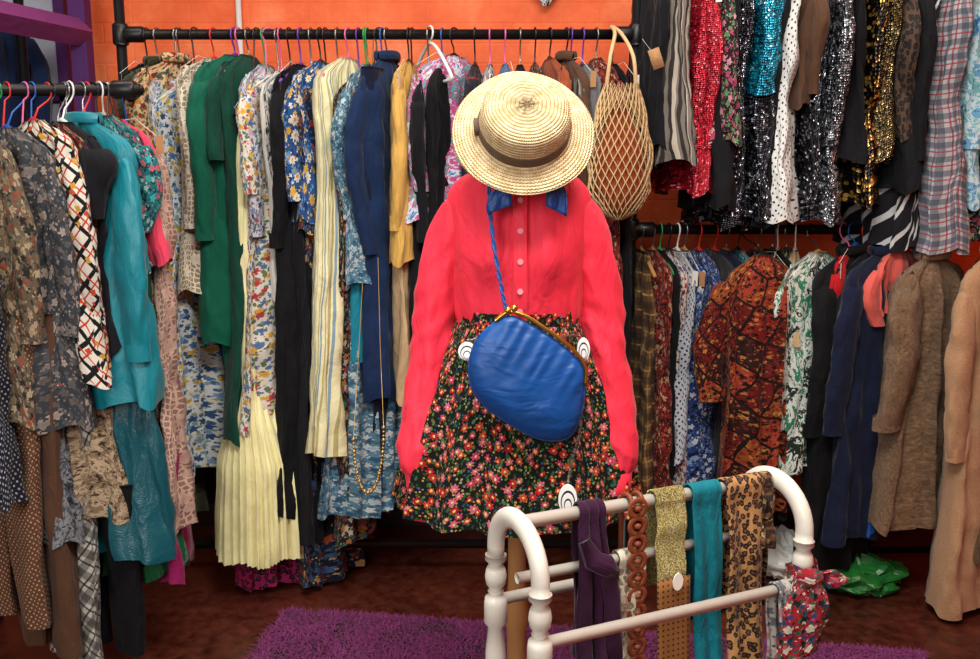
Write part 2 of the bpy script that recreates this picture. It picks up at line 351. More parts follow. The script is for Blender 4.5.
# ------------------------------------------------------------------ garments; some black ones added to darken the gaps
RAIL={'main':(3.3,1.92),'left':(2.75,1.70),'up':(3.3,2.2),'low':(3.3,1.27)}
gcount=0
def garment(name,x,mat,hem,rail='main',W=.2,Wh=None,T=.04,Th=None,fold=.012,k=3.,a=None,sl=0,slr=.046,
            drop=.1,kind='top',mat2=None,z2=None,hang=None,collar=None,dy=0.,waist=.85,slm=None,lapel=False,flare=None,slout=0.):
    global gcount; gcount+=1
    yr,zr=RAIL[rail]; top=zr-drop; L=top-hem
    if a is None: a=random.uniform(8,24)*(1 if x>0 else -1)
    Wh=W*1.05 if Wh is None else Wh; Th=T*1.3 if Th is None else Th
    T*=.78; slr*=.86
    fold*=1.3
    mb=MB(); mat=M[mat] if isinstance(mat,str) else mat
    uo=(random.uniform(0,9),random.uniform(0,9)); ph=random.uniform(0,6.3); ph2=random.uniform(0,6.3); sd=random.uniform(0,50)
    cx=random.uniform(-.02,.02); cy=random.uniform(-.018,.018)
    if kind=='top': wp=[(0,.26*W),(.012,.36*W),(.03,.6*W),(.055,.86*W),(.085,.98*W),(.2,.95*W),(min(.42,L*.6),waist*W),(max(L,.45),Wh)]
    elif kind=='strap': wp=[(0,.45*W),(.1,.55*W),(.16,.78*W),(.4,waist*W),(max(L,.45),Wh)]
    else: wp=[(0,.82*W),(.05,.85*W),(max(L,.1),Wh)]
    if flare: wp=[(0,.45*W),(.1,.55*W),(.16,.8*W),(flare,W),(flare+.1,W*1.25),(flare+.25,Wh*.92),(L,Wh)]
    tp=[(0,.3*T),(.05,.7*T),(.14,T),(max(L,.2),Th)]
    if flare: tp=[(0,.3*T),(.05,.7*T),(flare,T*1.2),(flare+.1,Th*.55),(flare+.25,Th*.92),(L,Th)]
    n=72 if not flare else 360; R=max(12,int(L/.022)); R=min(R,56)
    zl=[0,.012,.03,.055,.085,.12] ; zl=[z for z in zl if z<L*.5]
    last=zl[-1]; zl+= [last+(L-last)*(i+1)/R for i in range(R)]
    def pt(th,dz):
        t=dz/L; hw=interp(wp,dz); ht=interp(tp,dz)
        cc=cos(th)
        amp=fold*min(1,dz/.12)*(.4+1.*t)
        wr=.008*nz3(cc*4+sd,sin(th)*2,dz*9)*min(1,dz/.05)+.004*nz3(cc*9+sd,sin(th)*4,dz*22)*min(1,dz/.05)
        if flare:
            g=max(0,min(1,(dz-flare+.15)/(L-flare)))
            q=k*th+2.2*nz3(cos(th)*1.5,sin(th)*1.5,dz*.8)
            pl=1+.085*g*sin(q)+.035*g*sin(2.7*q+1)+.10*g*nz3(cos(th)*2.4,sin(th)*2.4,3+dz*1.2)
            return (hw*cc*pl+cx*t+wr,ht*sin(th)*pl+wr,-dz+.01*g*sin(7*th+ph)+.006*g*sin(q))
        q=k*pi*cc+ph+.9*sin(dz*2.3+ph2)+1.2*nz3(dz*3,sd,cc)
        w1=1-2*abs(sin(q*.5))
        y=ht*sin(th)+amp*(.7*w1+.35*sin(2.3*q+ph2)) + cy*t+wr*1.5
        xx=hw*cc*(1+.03*sin(dz*9+ph)*t)+cx*t + amp*.5*sin(3*th+dz*4+ph)+wr
        return (xx,y,-dz+.012*t*sin(5*th+ph)*min(1,dz*8))
    rows=[]
    for dz in zl: rows.append([pt(2*pi*i/n,dz) for i in range(n)])
    if kind=='trousers':
        mb=MB()
        for sx in (-1,1):
            rr=[]
            for dz in zl:
                w=W*.5*(1-.25*dz/L); h=T*(1-.2*dz/L)
                rr.append([(sx*W*.48*(1-.1*dz/L)+w*cos(2*pi*i/28)+cx*dz/L+.006*nz3(i*.5+sd,dz*9,sx), h*sin(2*pi*i/28)*(1+.2*sin(3*2*pi*i/28+dz*5))+fold*sin(dz*6+ph)*.6+sx*.012+.012*nz3(i*.3+sd,dz*6,sx), -dz) for i in range(28)])
            mb.grid(rr,mat,True,uo=uo,cap0=True)
    elif mat2 is not None and z2 is not None:
        j=min(range(len(zl)),key=lambda q:abs(top-zl[q]-z2))
        mb.grid(rows[:j+1],mat,True,cu=4*W,uo=uo,cap0=True)
        m2=M[mat2] if isinstance(mat2,str) else mat2
        mb.grid([[(p[0]*.96,p[1]*.9,p[2]) for p in r] for r in rows[j-1 if j else 0:]],m2,True,cu=4*W,uo=uo)
    else: mb.grid(rows,mat,True,cu=4*W*(1.5 if flare else 1),uo=uo,cap0=True)
    if sl:
        sm=M[slm] if slm else mat
        for sx in (1,-1):
            s0=random.uniform(-.03,.03); s1=random.uniform(-.035,.035); K=max(10,int(sl/.018)); rws=[]; ns=24
            for i in range(K+1):
                t=i/K; dz=.05+sl*t
                px=sx*(W*.70+ (.24*W+.008)*min(1,t*3.2)**.8 -.02*t+.012*sin(t*5+ph)+slout*t); py=s0*t+s1*sin(t*pi)
                r=slr*interp([(0,.3),(.05,.62),(.14,.95),(.5,1.),(.85,.86),(1,.78)],t)
                row=[]
                for q in range(ns):
                    an=2*pi*q/ns; wv=1+.24*nz3(cos(an)*1.6+sd+sx,sin(an)*1.6,dz*14)+.12*nz3(cos(an)*3+sd,sin(an)*3+sx,dz*38)
                    row.append((px+r*wv*cos(an),py+r*wv*.6*sin(an),-dz-(.02*(1-t) if cos(an)*sx>0 else -.015)*(1 if t<.08 else 0)))
                rws.append(row)
            mb.grid(rws,sm,True,uo=uo,cap0=True)
            if sl>.4:
                e=rws[-1]; c0=(sum(p[0] for p in e)/ns,sum(p[1] for p in e)/ns)
                cf=[[(c0[0]+(p[0]-c0[0])*1.07,c0[1]+(p[1]-c0[1])*1.1,p[2]+h) for p in e] for h in(.045,.043,.0,-.004)]
                mb.grid(cf,sm,True,uo=uo)
    cm=M[collar] if collar else None
    if cm:
        pts=[(.3*W*cos(q)*1.05,.6*T*sin(q)*1.15,.004+.006*abs(sin(q))) for q in [2*pi*i/14 for i in range(15)]]
        mb.tube(pts,.009,cm,8,(.7,1.8),False,up=(0,0,1))
    if lapel:
        for sx in(-1,1):
            rr=[]
            for i in range(14):
                dz=.0+i*(L*.6)/13; hw=interp(wp,dz)*.3*(1-i/13*.8); off=interp(tp,dz)+fold+.008
                rr.append([(sx*.01+sx*hw*j/4, -off*(1-.15*(j/4)), -dz) for j in range(5)])
            mb.grid(rr,mat,False,uo=uo)
    hm=hang if hang else random.choice(HANG)
    ar=math.radians(a); hx=dy*cos(ar); hy=-dy*sin(ar)
    d=drop; arms=[(-W*.84,0,-.072),(-W*.5,0,-.038),(-.03,0,-.006),(0,0,.005),(.03,0,-.006),(W*.5,0,-.038),(W*.84,0,-.072)]
    mb.tube(arms,.007,hm,8)
    hook=[(0,0,0),(.004+hx*.3,hy*.3,max(.01,d*.4)),(.012+hx*.85,hy*.85,max(.015,d-.03))]+[(hx+.0235*cos(q),hy,d+.0235*sin(q)-.002) for q in [-.8+i*.4 for i in range(10)]]
    mb.tube(hook,.0028,wire if hm is wood else hm,6)
    if gcount%4==2 and kind=='top':
        tm=tagm if gcount%8==2 else tagk
        mb.tube([(W*.1,0,-.005),(W*.5,.01,.0),(W*.98,.012,-.05)],.0008,tagm,4)
        mb.grid([[(W*1.0+.012*cos(.5)*u_,.02+.012*sin(.5)*u_,-.05-.05*v_) for u_ in(-1,1)] for v_ in(0,1)],tm,False)
    tl=math.radians(random.uniform(-2.2,2.2)) if drop<.2 else 0
    return mb.obj(name,(x,yr+dy,top),(0,tl,math.radians(a-90)))

G=garment
# -- main rack
G('tweed_coat',-1.115,'olive_tweed',.25,W=.21,T=.06,sl=.58,slr=.055,collar='olive_tweed')
G('black_filler_coat',-1.15,'black',.35,a=-10)  # added black filler, stands in for shadow beside the tweed coat
G('autumn_floral_blouse',-1.045,'fl_orange',1.3,W=.22,T=.045,sl=.42,slr=.055,collar='fl_orange',drop=.09,a=-20,dy=-.03)
G('blue_white_floral_dress',-.985,'fl_bluewhite',.45,W=.225,Wh=.25,T=.06,fold=.02,a=-26,drop=.16,dy=-.02)
G('lilac_floral_dress',-1.04,'fl_lilac',.52,W=.22,T=.045,fold=.018,a=-12,drop=.12)
G('lace_cardigan',-.925,'lace',1.08,W=.225,T=.04,sl=.5,slr=.045,drop=.08,a=-16)
G('green_cardigan',-.855,'green',.9,W=.235,T=.055,sl=.55,slr=.055,drop=.07,a=-18)
G('bottle_green_dress',-.81,'bottle',.57,W=.22,T=.045,fold=.015,drop=.07,sl=.3,a=-12)
G('green_long_cardigan',-.84,'green',.56,W=.21,T=.04,drop=.1,a=-14)
G('pale_yellow_chiffon_dress',-.78,'chiffon',.15,W=.13,Wh=.2,T=.05,Th=.16,k=34,a=-20,drop=.2,dy=-.08,flare=.98)
G('lilac_floral_blouse',-.755,'fl_lilac',1.08,T=.04,sl=.5,drop=.1,a=-12)
G('red_white_floral_dress',-.71,'fl_redwhite',.6,T=.045,fold=.016,drop=.13,a=-24,sl=.35,dy=-.01)
G('black_white_floral_dress',-.67,'fl_mono',.5,T=.045,fold=.016,drop=.11,a=-14)
G('black_velvet_dress',-.635,'black',.3,T=.045,sl=.55,drop=.1,a=-14)
G('white_lace_trim_blouse',-.70,'white',1.05,T=.035,drop=.12,a=-10)
G('daisy_print_dress',-.568,'fl_blue',1.28,W=.215,T=.05,sl=.4,slr=.052,drop=.09,mat2='fl_navyor',z2=1.31,a=-16)
G('navy_paisley_dress',-.55,'fl_navyor',.03,W=.2,Wh=.22,T=.05,fold=.02,drop=.14,a=-16)
G('black_filler_long_dress',-.60,'black2',.2,T=.04,drop=.12,a=-10)  # added black filler, darkens the gap like shadow
G('cream_striped_dress',-.475,'st_cream',.54,W=.215,Wh=.27,T=.055,fold=.018,k=5,drop=.08,a=-20)
G('black_filler_chiffon_dress',-.51,'black',.2,W=.18,T=.04,drop=.12,a=-8)  # added black filler for the shadowed gap between dresses
G('turquoise_print_blouse',-.41,'fl_sky',1.1,T=.04,sl=.45,drop=.1,a=-12)
G('turquoise_dress',-.415,'turq',.85,T=.035,drop=.14,a=-12)
G('grey_floral_skirt',-.37,'fl_sky',.3,W=.2,Wh=.24,T=.05,Th=.09,fold=.02,k=6,drop=.9,a=-45,kind='skirt',dy=-.05)
G('beaded_black_dress',-.44,'fl_dark',.2,T=.04,drop=.14,a=-16)
G('navy_blazer',-.345,'navy',.71,W=.225,T=.06,sl=.58,slr=.056,drop=.08,a=-16,collar='navy',lapel=True)
G('mustard_blouse',-.272,'mustard',1.17,W=.2,T=.04,sl=.5,drop=.09,a=-10)
G('navy_trousers',-.36,'darknavy',.35,kind='trousers',T=.04,drop=.12,a=-14)
G('khaki_skirt',-.26,'beige',.7,T=.035,drop=.3,kind='skirt',a=-14)
G('black_sheer_blouse',-.205,'black2',.9,T=.04,sl=.5,drop=.12,a=-9)
G('swirl_print_blouse',-.12,'ab_swirl',1.3,T=.05,sl=.4,drop=.07,a=-40)
G('black_dress',-.16,'black',.4,T=.04,drop=.1,a=-8)
G('dark_plaid_dress',-.05,'pl_dark',.45,T=.04,drop=.1,a=-6)
G('white_print_dress',.0,'fl_mono',.5,T=.035,drop=.1,a=-4)
G('denim_shirt',.05,'denim',1.1,T=.04,drop=.1,sl=.45,a=4)
G('black_evening_dress',.1,'black',.3,T=.04,drop=.1,a=4)
G('floral_tea_dress',.15,'fl_dark',.35,T=.04,drop=.1,a=6)
G('rust_blouse',.2,'rust',1.0,T=.04,drop=.08,a=14,sl=.4)
G('brown_suede_jacket',.255,'brownc',.9,T=.045,drop=.08,a=16,sl=.5,collar='brownc')
G('white_striped_skirt',.27,'st_grey',.4,T=.04,drop=.1,a=8)
G('grey_wool_dress',.31,'grey',.5,T=.04,drop=.1,a=10)
G('rust_print_blouse',.355,'fl_red',1.1,T=.04,drop=.08,a=14,sl=.4)
G('black_wool_skirt',.41,'black',.5,T=.04,drop=.1,a=10)
G('magenta_leopard_skirt',-.74,'leo_pink',.02,W=.19,Wh=.2,T=.05,Th=.08,fold=.015,drop=1.5,kind='skirt',a=-52,dy=-.04)

# -- left rack
L=dict(rail='left')
G('magenta_dress',-1.075,'magenta',.26,W=.19,Wh=.23,T=.05,Th=.07,fold=.02,k=4,a=50,drop=.12,dy=.08,**L)
G('blush_lace_dress',-1.045,'lacepink',.42,W=.19,Wh=.22,T=.05,fold=.02,a=48,drop=.12,dy=.05,**L)
G('coral_cardigan',-1.08,'coral',1.22,W=.2,T=.045,sl=.36,slr=.045,a=50,drop=.08,dy=.04,**L)
G('green_satin_dress',-1.085,'greensatin',.3,W=.18,Wh=.22,T=.05,Th=.08,fold=.025,k=5,a=50,drop=.14,**L)
G('teal_floral_blouse',-1.10,'fl_teal',1.2,W=.215,T=.05,sl=.27,slr=.062,a=48,drop=.07,dy=.02,**L)
G('teal_satin_jacket',-1.135,'teal',.83,W=.225,T=.065,sl=.6,slr=.062,a=54,drop=.09,collar='teal',lapel=True,dy=-.04,fold=.012,**L)
G('teal_satin_skirt',-1.115,'tealdeep',.38,W=.19,Wh=.21,T=.06,Th=.08,fold=.03,k=4,a=52,drop=.7,kind='skirt',dy=-.05,**L)
G('black_tee',-1.185,'black2',1.0,W=.215,T=.05,sl=.2,slr=.075,a=50,drop=.09,dy=-.06,**L)
G('red_tartan_blouse',-1.20,'fl_red',.95,W=.2,T=.04,a=48,drop=.1,dy=-.06,**L)
G('black_trousers',-1.15,'black',.07,kind='trousers',W=.17,T=.05,a=50,drop=1.1,dy=-.08,**L)
G('brown_print_skirt',-1.195,'ab_brown',.5,kind='skirt',W=.16,Wh=.18,T=.05,fold=.02,a=50,drop=.6,dy=-.09,**L)
G('geometric_print_blouse',-1.245,'ab_geo',.9,W=.21,Wh=.22,T=.055,a=52,drop=.09,sl=.5,slr=.05,dy=-.1,**L)
G('black_white_plaid_trousers',-1.235,'pl_bw',.06,kind='trousers',W=.15,T=.04,a=50,drop=.6,dy=-.12,**L)
G('grey_floral_dress',-1.31,'fl_grey',.78,W=.21,Wh=.22,T=.055,a=54,drop=.11,sl=.5,slr=.052,dy=-.12,fold=.02,**L)
G('marbled_skirt',-1.29,'ab_grey',.45,kind='skirt',W=.16,T=.05,a=50,drop=.7,dy=-.12,**L)
G('brown_wool_trousers',-1.31,'brownc',.1,kind='trousers',W=.17,T=.05,a=50,drop=.6,dy=-.15,**L)
G('olive_floral_dress',-1.385,'fl_olive',.8,W=.22,Wh=.22,T=.06,a=50,drop=.12,sl=.5,slr=.055,dy=-.15,**L)
G('brown_dotted_trousers',-1.36,'dot_b',.2,kind='trousers',W=.18,T=.05,a=48,drop=.6,dy=-.17,**L)
G('white_shirt',-1.46,'white',.9,a=48,W=.18,drop=.12,dy=-.2,**L)
G('navy_dotted_dress',-1.41,'dot_n',.6,a=48,drop=.4,dy=-.19,**L)

# -- upper right rail
U=dict(rail='up',drop=.1)
G('striped_knit_dress',.565,'st_grey',1.49,W=.2,T=.055,a=12,**U)
G('black_camisole',.53,'black2',1.55,W=.2,T=.04,a=8,**U)
G('red_sequin_dress',.655,'sq_red',1.40,W=.19,T=.055,sl=.5,a=14,**U)
G('pink_floral_blouse',.73,'fl_pink',1.56,T=.045,sl=.45,a=10,**U)
G('black_sequin_dress',.785,'sq_black',1.29,T=.055,a=12,**U)
G('black_satin_top',.75,'black',1.35,T=.04,a=8,**U)
G('teal_sequin_dress',.855,'sq_teal',1.31,T=.06,a=16,mat2='sq_black',z2=1.72,dy=-.01,**U)
G('polka_dot_dress',.935,'dot_w',1.31,W=.21,T=.05,a=10,**U)
G('black_lace_dress',.9,'black',1.3,T=.04,a=9,**U)
G('brown_velvet_jacket',1.0,'brownc',1.68,T=.05,sl=.33,a=12,**U)
G('beaded_cocktail_dress',1.03,'sq_black',1.38,T=.055,a=10,**U)
G('silver_sequin_jacket',1.095,'sq_silver',1.30,T=.05,sl=.5,a=10,**U)
G('black_evening_jacket',1.145,'black',1.5,T=.04,a=9,**U)
G('gold_sequin_dress',1.20,'sq_gold',1.36,W=.21,T=.055,a=14,**U)
G('bronze_sequin_top',1.245,'sq_olive',1.5,T=.045,a=10,**U)
G('leopard_blouse',1.30,'leo_dark',1.58,T=.05,sl=.4,a=12,**U)
G('diagonal_striped_skirt',1.36,'st_black',1.22,T=.05,fold=.02,a=16,**U)
G('black_blazer',1.33,'black',1.4,T=.05,sl=.55,a=12,**U)
G('grey_plaid_dress',1.43,'pl_grey',1.21,W=.21,T=.055,fold=.018,a=20,dy=-.01,**U)
G('tie_dye_blouse',1.51,'ab_tie',1.36,W=.215,T=.055,sl=.5,slr=.055,a=22,**U)
G('dark_floral_dress',1.6,'fl_dark',1.25,T=.05,a=18,**U)
G('brown_print_blouse',1.66,'pz_brown',1.4,T=.05,a=18,sl=.4,**U)
G('tie_dye_dress',1.72,'ab_tie',1.3,T=.05,a=18,**U)
G('black_knit_dress',1.8,'black',1.3,T=.05,a=18,**U)

# -- lower right rail
D=dict(rail='low',drop=.07)
G('brown_plaid_skirt',.525,'pl_brown',.3,T=.035,a=8,kind='strap',**D)
G('red_floral_dress',.565,'fl_red',.32,T=.04,a=8,**D)
G('scarlet_print_dress',.62,'fl_redw',.33,T=.045,fold=.016,a=10,**D)
G('black_slip_dress',.59,'black',.3,T=.03,a=8,**D)
G('indigo_floral_dress',.675,'fl_indigo',.4,T=.045,a=12,fold=.016,**D)
G('navy_floral_dress',.725,'fl_navy',.38,T=.045,a=10,**D)
G('polka_dot_blouse',.65,'dot_wide',.5,T=.03,a=8,**D)
G('charcoal_dress',.78,'charcoal',.4,T=.04,a=10,**D)
G('navy_slip_dress',.82,'darknavy',.45,T=.04,a=10,**D)
G('dark_teal_dress',.86,'fl_teal',.6,T=.04,a=10,**D)
G('black_floral_dress',.93,'fl_dark',.3,T=.04,a=12,**D)
G('black_crepe_dress',.98,'black',.3,T=.04,a=12,**D)
G('patchwork_kaftan',.89,'fabric_red_patch',.34,W=.14,Wh=.13,T=.06,sl=.42,slr=.07,a=-70,drop=.07,rail='low',dy=-.2,fold=.02,slout=.04)
G('green_print_dress',1.03,'fl_green',.5,T=.05,a=-34,**D)
G('dark_green_jacket',1.0,'fl_green',.8,T=.04,a=-26,sl=.3,**D)
G('beige_jacket',1.06,'beige',.9,T=.04,a=-20,sl=.3,**D)
G('leaf_print_blouse',1.11,'ab_leaf',.46,W=.2,T=.06,a=-50,sl=.5,dy=-.09,**D)
G('black_long_coat',1.225,'black',.1,W=.21,T=.065,a=-50,sl=.55,slr=.06,dy=-.08,collar='black',**D)
G('red_jacket',1.25,'red',.9,W=.18,T=.05,a=-40,sl=.25,dy=-.05,drop=.05,rail='low')
G('navy_overcoat',1.33,'darknavy',.22,W=.22,T=.07,a=-50,sl=.55,slr=.065,dy=-.1,collar='darknavy',**D)
G('black_wool_coat',1.30,'black2',.3,W=.2,T=.06,a=-45,sl=.5,dy=-.05,**D)
G('salmon_cardigan',1.38,'salmon',1.0,W=.18,T=.05,a=-46,sl=.2,dy=-.1,drop=.05,rail='low')
G('blue_wool_skirt',1.42,'bluesk',.24,W=.16,T=.05,a=-46,kind='skirt',dy=-.08,drop=.4,rail='low')
G('curly_fur_coat',1.475,'fur',.28,W=.21,T=.09,a=-52,sl=.5,slr=.08,dy=-.14,collar='fur',fold=.022,drop=.08,rail='low',slout=.03)
G('camel_wool_coat',1.66,'camel',.03,W=.24,T=.08,a=-50,sl=.6,slr=.07,dy=-.2,collar='camel',drop=.06,rail='low',lapel=True)
G('brown_fur_coat',1.8,'fur2',.2,W=.23,T=.08,a=-50,sl=.5,slr=.07,dy=-.2,collar='fur2',drop=.05,rail='low')
G('grey_overcoat',1.9,'grey',.2,W=.22,T=.06,a=-45,sl=.5,**D)

# bead necklace looped over a dress hanger on the main rack
mb=MB(); bd=plain('gold_beads','#b89858',.3,.7)
for i in range(46):
    t=i/45; q=pi*t
    c=(-.4+.05*cos(q),3.02-.01*sin(q),.62-.2*sin(q)+.02*cos(q))
    r=.005+.002*(i%3==0)
    mb.lathe([(.0005,r),(r*.7,r*.7),(r,0),(r*.7,-r*.7),(.0005,-r)],bd,c,8)
mb.tube([(-.35,3.02,.64),(-.36,3.06,.9),(-.38,3.2,1.5),(-.39,3.3,1.935)],.0012,bd,5)
mb.tube([(-.45,3.02,.60),(-.43,3.06,.9),(-.40,3.2,1.5),(-.39,3.3,1.935)],.0012,bd,5)
mb.obj('bead_necklace')

# ------------------------------------------------------------------ racks
def rack(name,segs,fit,r=.017):
    mb=MB()
    for a,b in segs:
        mb.tube([a,b],r,pipe_m,16)
    for p,d in fit:
        p=Vector(p); d=Vector(d)*.035
        mb.tube([p-d,p-d*.8,p+d*.8,p+d],[r*1.3,r*1.55,r*1.55,r*1.3],pipe_m,16)
    return mb.obj(name)
rack('clothes_rack',[((-1.235,3.3,.0),(-1.235,3.3,2.6)),((.49,3.3,0),(.49,3.3,2.6)),((-1.235,3.3,1.92),(.49,3.3,1.92)),
    ((-1.235,3.3,.12),(.49,3.3,.12)),((-1.235,3.3,1.70),(-.99,2.75,1.70)),((-1.62,2.75,1.70),(-.985,2.75,1.70)),((-1.62,2.75,0),(-1.62,2.75,1.75)),
    ((.49,3.3,2.2),(2.35,3.3,2.2)),((.49,3.3,1.27),(2.35,3.3,1.27)),((2.35,3.3,0),(2.35,3.3,2.4)),((.49,3.3,.1),(2.35,3.3,.1))],
    [((-1.235,3.3,1.92),(0,0,1)),((.49,3.3,1.92),(0,0,1)),((-1.19,3.3,1.92),(1,0,0)),((.445,3.3,1.92),(1,0,0)),((-1.235,3.3,1.7),(0,0,1)),
     ((.49,3.3,1.27),(0,0,1)),((.535,3.3,1.27),(1,0,0)),((-1.03,2.75,1.70),(1,0,0)),((.49,3.3,2.2),(0,0,1)),((2.3,3.3,1.27),(1,0,0))])

# empty white hanger
mb=MB()
mb.tube(cr([(-.16,0,-.16),(-.15,0,-.14),(-.06,0,-.06),(0,0,-.035),(.06,0,-.06),(.15,0,-.14),(.16,0,-.16),(.13,0,-.165),(0,0,-.165),(-.13,0,-.165)],6,True)+[Vector((-.16,0,-.16))],.006,plastic_w,8)
mb.tube([(0,0,-.035),(0,0,-.02)]+[(.022*cos(q),0,.0+.022*sin(q)) for q in [-1.2+i*.4 for i in range(11)]],.0035,plastic_w,8)
mb.obj('clothes_hanger',(-.2,3.3,1.925),(0,0,math.radians(-62)))

# ------------------------------------------------------------------ room
def wall_mat():
    s=N('orange_painted_brick',.6,0,0,.25); t=s.nd('TexCoord')
    sp=s.nd('SeparateXYZ'); s.put(sp.inputs[0],t.outputs['Object'])
    cb=s.nd('CombineXYZ'); s.put(cb.inputs[0],s.m('ADD',sp.outputs[0],sp.outputs[1])); s.put(cb.inputs[1],sp.outputs[2])
    b=s.nd('TexBrick'); s.put(b.inputs['Vector'],cb.outputs[0]); b.inputs['Scale'].default_value=1
    b.inputs['Brick Width'].default_value=.225; b.inputs['Row Height'].default_value=.075; b.inputs['Mortar Size'].default_value=.006
    b.inputs['Mortar Smooth'].default_value=.9
    nz=s.noise(cb.outputs[0],4,6,.65)
    col=s.ramp(nz,[(.3,H('#d8552a')),(.52,H('#ea6c3c')),(.72,H('#f48c60'))],'LINEAR')
    s.put(s.b.inputs['Base Color'],col)
    h=s.m('ADD',s.m('MULTIPLY',b.outputs['Fac'],-.25),s.m('MULTIPLY',s.noise(cb.outputs[0],25,4,.6),.5))
    bn=s.nd('Bump'); bn.inputs['Strength'].default_value=.5; bn.inputs['Distance'].default_value=.008
    s.put(bn.inputs['Height'],h); s.put(s.b.inputs['Normal'],bn.outputs[0]); return s.mat
def floor_mat():
    s=N('worn_red_floor',.35,0,0,.4); v=s.uv(kind='Object')
    n1=s.noise(v,2.2,5,.65); n2=s.noise(v,22,4,.6)
    col=s.ramp(n1,[(.3,H('#200c09')),(.5,H('#461a12')),(.7,H('#602a1c'))],'LINEAR')
    col=s.mix(.35,col,s.ramp(n2,[(.35,H('#180806')),(.7,H('#703a28'))],'LINEAR'))
    s.put(s.b.inputs['Base Color'],col); s.put(s.b.inputs['Roughness'],s.m('MULTIPLY_ADD',n2,.5,.12))
    bn=s.nd('Bump'); bn.inputs['Strength'].default_value=.15; s.put(bn.inputs['Height'],n2); s.put(s.b.inputs['Normal'],bn.outputs[0]); return s.mat
WM=wall_mat(); white_p=solid('off_white_plaster','#b8b0a4',.9,0,.1)
def slab(name,c,d,m):
    mb=MB(); mb.box((0,0,0),d,m); return mb.obj(name,c,smooth=False)
slab('wall_back',(.1,3.9,1.5),(5.4,.2,3.0),WM)
slab('wall_left',(-2.65,1.3,1.5),(.1,5.0,3.0),white_p)
slab('wall_right',(2.85,1.3,1.5),(.1,5.0,3.0),WM)
slab('wall_front',(.1,-1.25,1.5),(5.4,.1,3.0),white_p)
slab('floor',(.1,1.4,-.05),(5.6,5.4,.1),floor_mat())
slab('ceiling',(.1,1.4,3.05),(5.6,5.4,.1),white_p)
slab('baseboard_back',(.1,3.79,.06),(5.4,.02,.12),plain('dark_baseboard','#2a1410',.5))
mb=MB(); mb.tube([(-.96,3.785,1.7),(-.96,3.785,3.0)],.011,plastic_w,10)
for z in (1.9,2.3,2.7): mb.box((-.96,3.79,z),(.04,.016,.014),plastic_w)
mb.obj('electrical_conduit')
pur=solid('purple_paint','#4e2060',.45,0,.1); pur2=solid('mauve_paint','#7a3a72',.45,0,.1)
mb=MB()
mb.box((-1.5,3.62,1.5),(.06,.06,3.0),pur)
mb.tube([(-1.49,3.6,1.965),(-1.64,2.95,1.965)],.05,pur2,4)
mb.tube([(-1.49,3.6,.9),(-1.64,2.95,.9)],.045,pur2,4)
mb.box((-1.65,2.93,1.5),(.05,.05,3.0),pur)
mb.obj('partition_frame',smooth=False)
mb=MB(); gl=plain('pale_window_pane','#b0b4c4',.2); mb.box((0,0,0),(.9,.02,1.3),gl)
for x in(-.45,0,.45): mb.box((x,-.015,0),(.04,.03,1.34),pur)
for z in(-.67,.0,.67): mb.box((0,-.015,z),(.94,.03,.04),pur)
mb.obj('window_1',(-2.08,3.77,1.75),smooth=False)
RAIL['lb']=(3.45,2.15)
for i,(x,m) in enumerate([(-1.76,'navy'),(-1.84,'white'),(-1.92,'fl_blue'),(-2.0,'darknavy'),(-2.08,'navy')]):
    G('stored_shirt' if i%2 else 'stored_jacket',x,m,1.1,rail='lb',a=-20,sl=.5)
rack('storage_rail',[((-2.55,3.45,2.15),(-1.62,3.45,2.15)),((-1.64,3.45,0),(-1.64,3.45,2.15)),((-2.5,3.45,0),(-2.5,3.45,2.15))],[])

mb=MB(); pm=M['fl_mono']
mb.grid([[(-.07+.14*i/8,.004*sin(i*1.3),.0-(.0)) for i in range(9)],[(-.05+.1*i/8,.004*sin(i*1.3),-.06) for i in range(9)],[(-.01+.02*i/8,.0,-.12) for i in range(9)]],pm,False)
mb.tube([(-.3,0,.03),(-.07,0,.0),(.07,0,.0),(.3,0,.03)],.003,plastic_w,6)
mb.obj('bunting_pennant',(.21,3.74,2.20))

# ------------------------------------------------------------------ rug (shag)
rugm=N('purple_shag',.95,0,.2,.1)
gv=rugm.uv(kind='Object'); nz=rugm.noise(gv,5,3)
rndn=rugm.nd('TexCoord'); rc=rugm.noise(rndn.outputs['UV'],400,1)
rugm.put(rugm.b.inputs['Base Color'],rugm.mix(rc,rugm.ramp(nz,[(.35,H('#341030')),(.65,H('#5e2250'))],'LINEAR'),H('#8c4474')))
rugm=rugm.mat
mb=MB(); x0,x1=-.02,1.98
mb.box((.98,-.68,.008),(1.98,1.34,.016),rugm)
mi=mb.mat(rugm)
for i in range(80000):
    x=random.uniform(x0,x1); y=-random.uniform(0,1)**1.6*1.35
    h=random.uniform(.022,.044); an=random.uniform(0,2*pi)*.6+4*nz3(x*7,y*7,0); w=.0022
    lx,ly=cos(an)*h*.9,sin(an)*h*.9; px_,py_=-sin(an)*w,cos(an)*w
    o=len(mb.v)
    mb.v+= [(x-px_,y-py_,.01),(x+px_,y+py_,.01),(x+lx*.4+px_,y+ly*.4+py_,.01+h*.7),(x+lx*.4-px_,y+ly*.4-py_,.01+h*.7),(x+lx,y+ly,.01+h*.8)]
    mb.f+= [(o,o+1,o+2,o+3),(o+3,o+2,o+4)]; mb.mi+=[mi,mi]; u=(random.random(),random.random()); mb.uv+=[u]*7
mb.obj('shag_rug',(-.66,2.93,0.001),(0,0,math.radians(-8)))

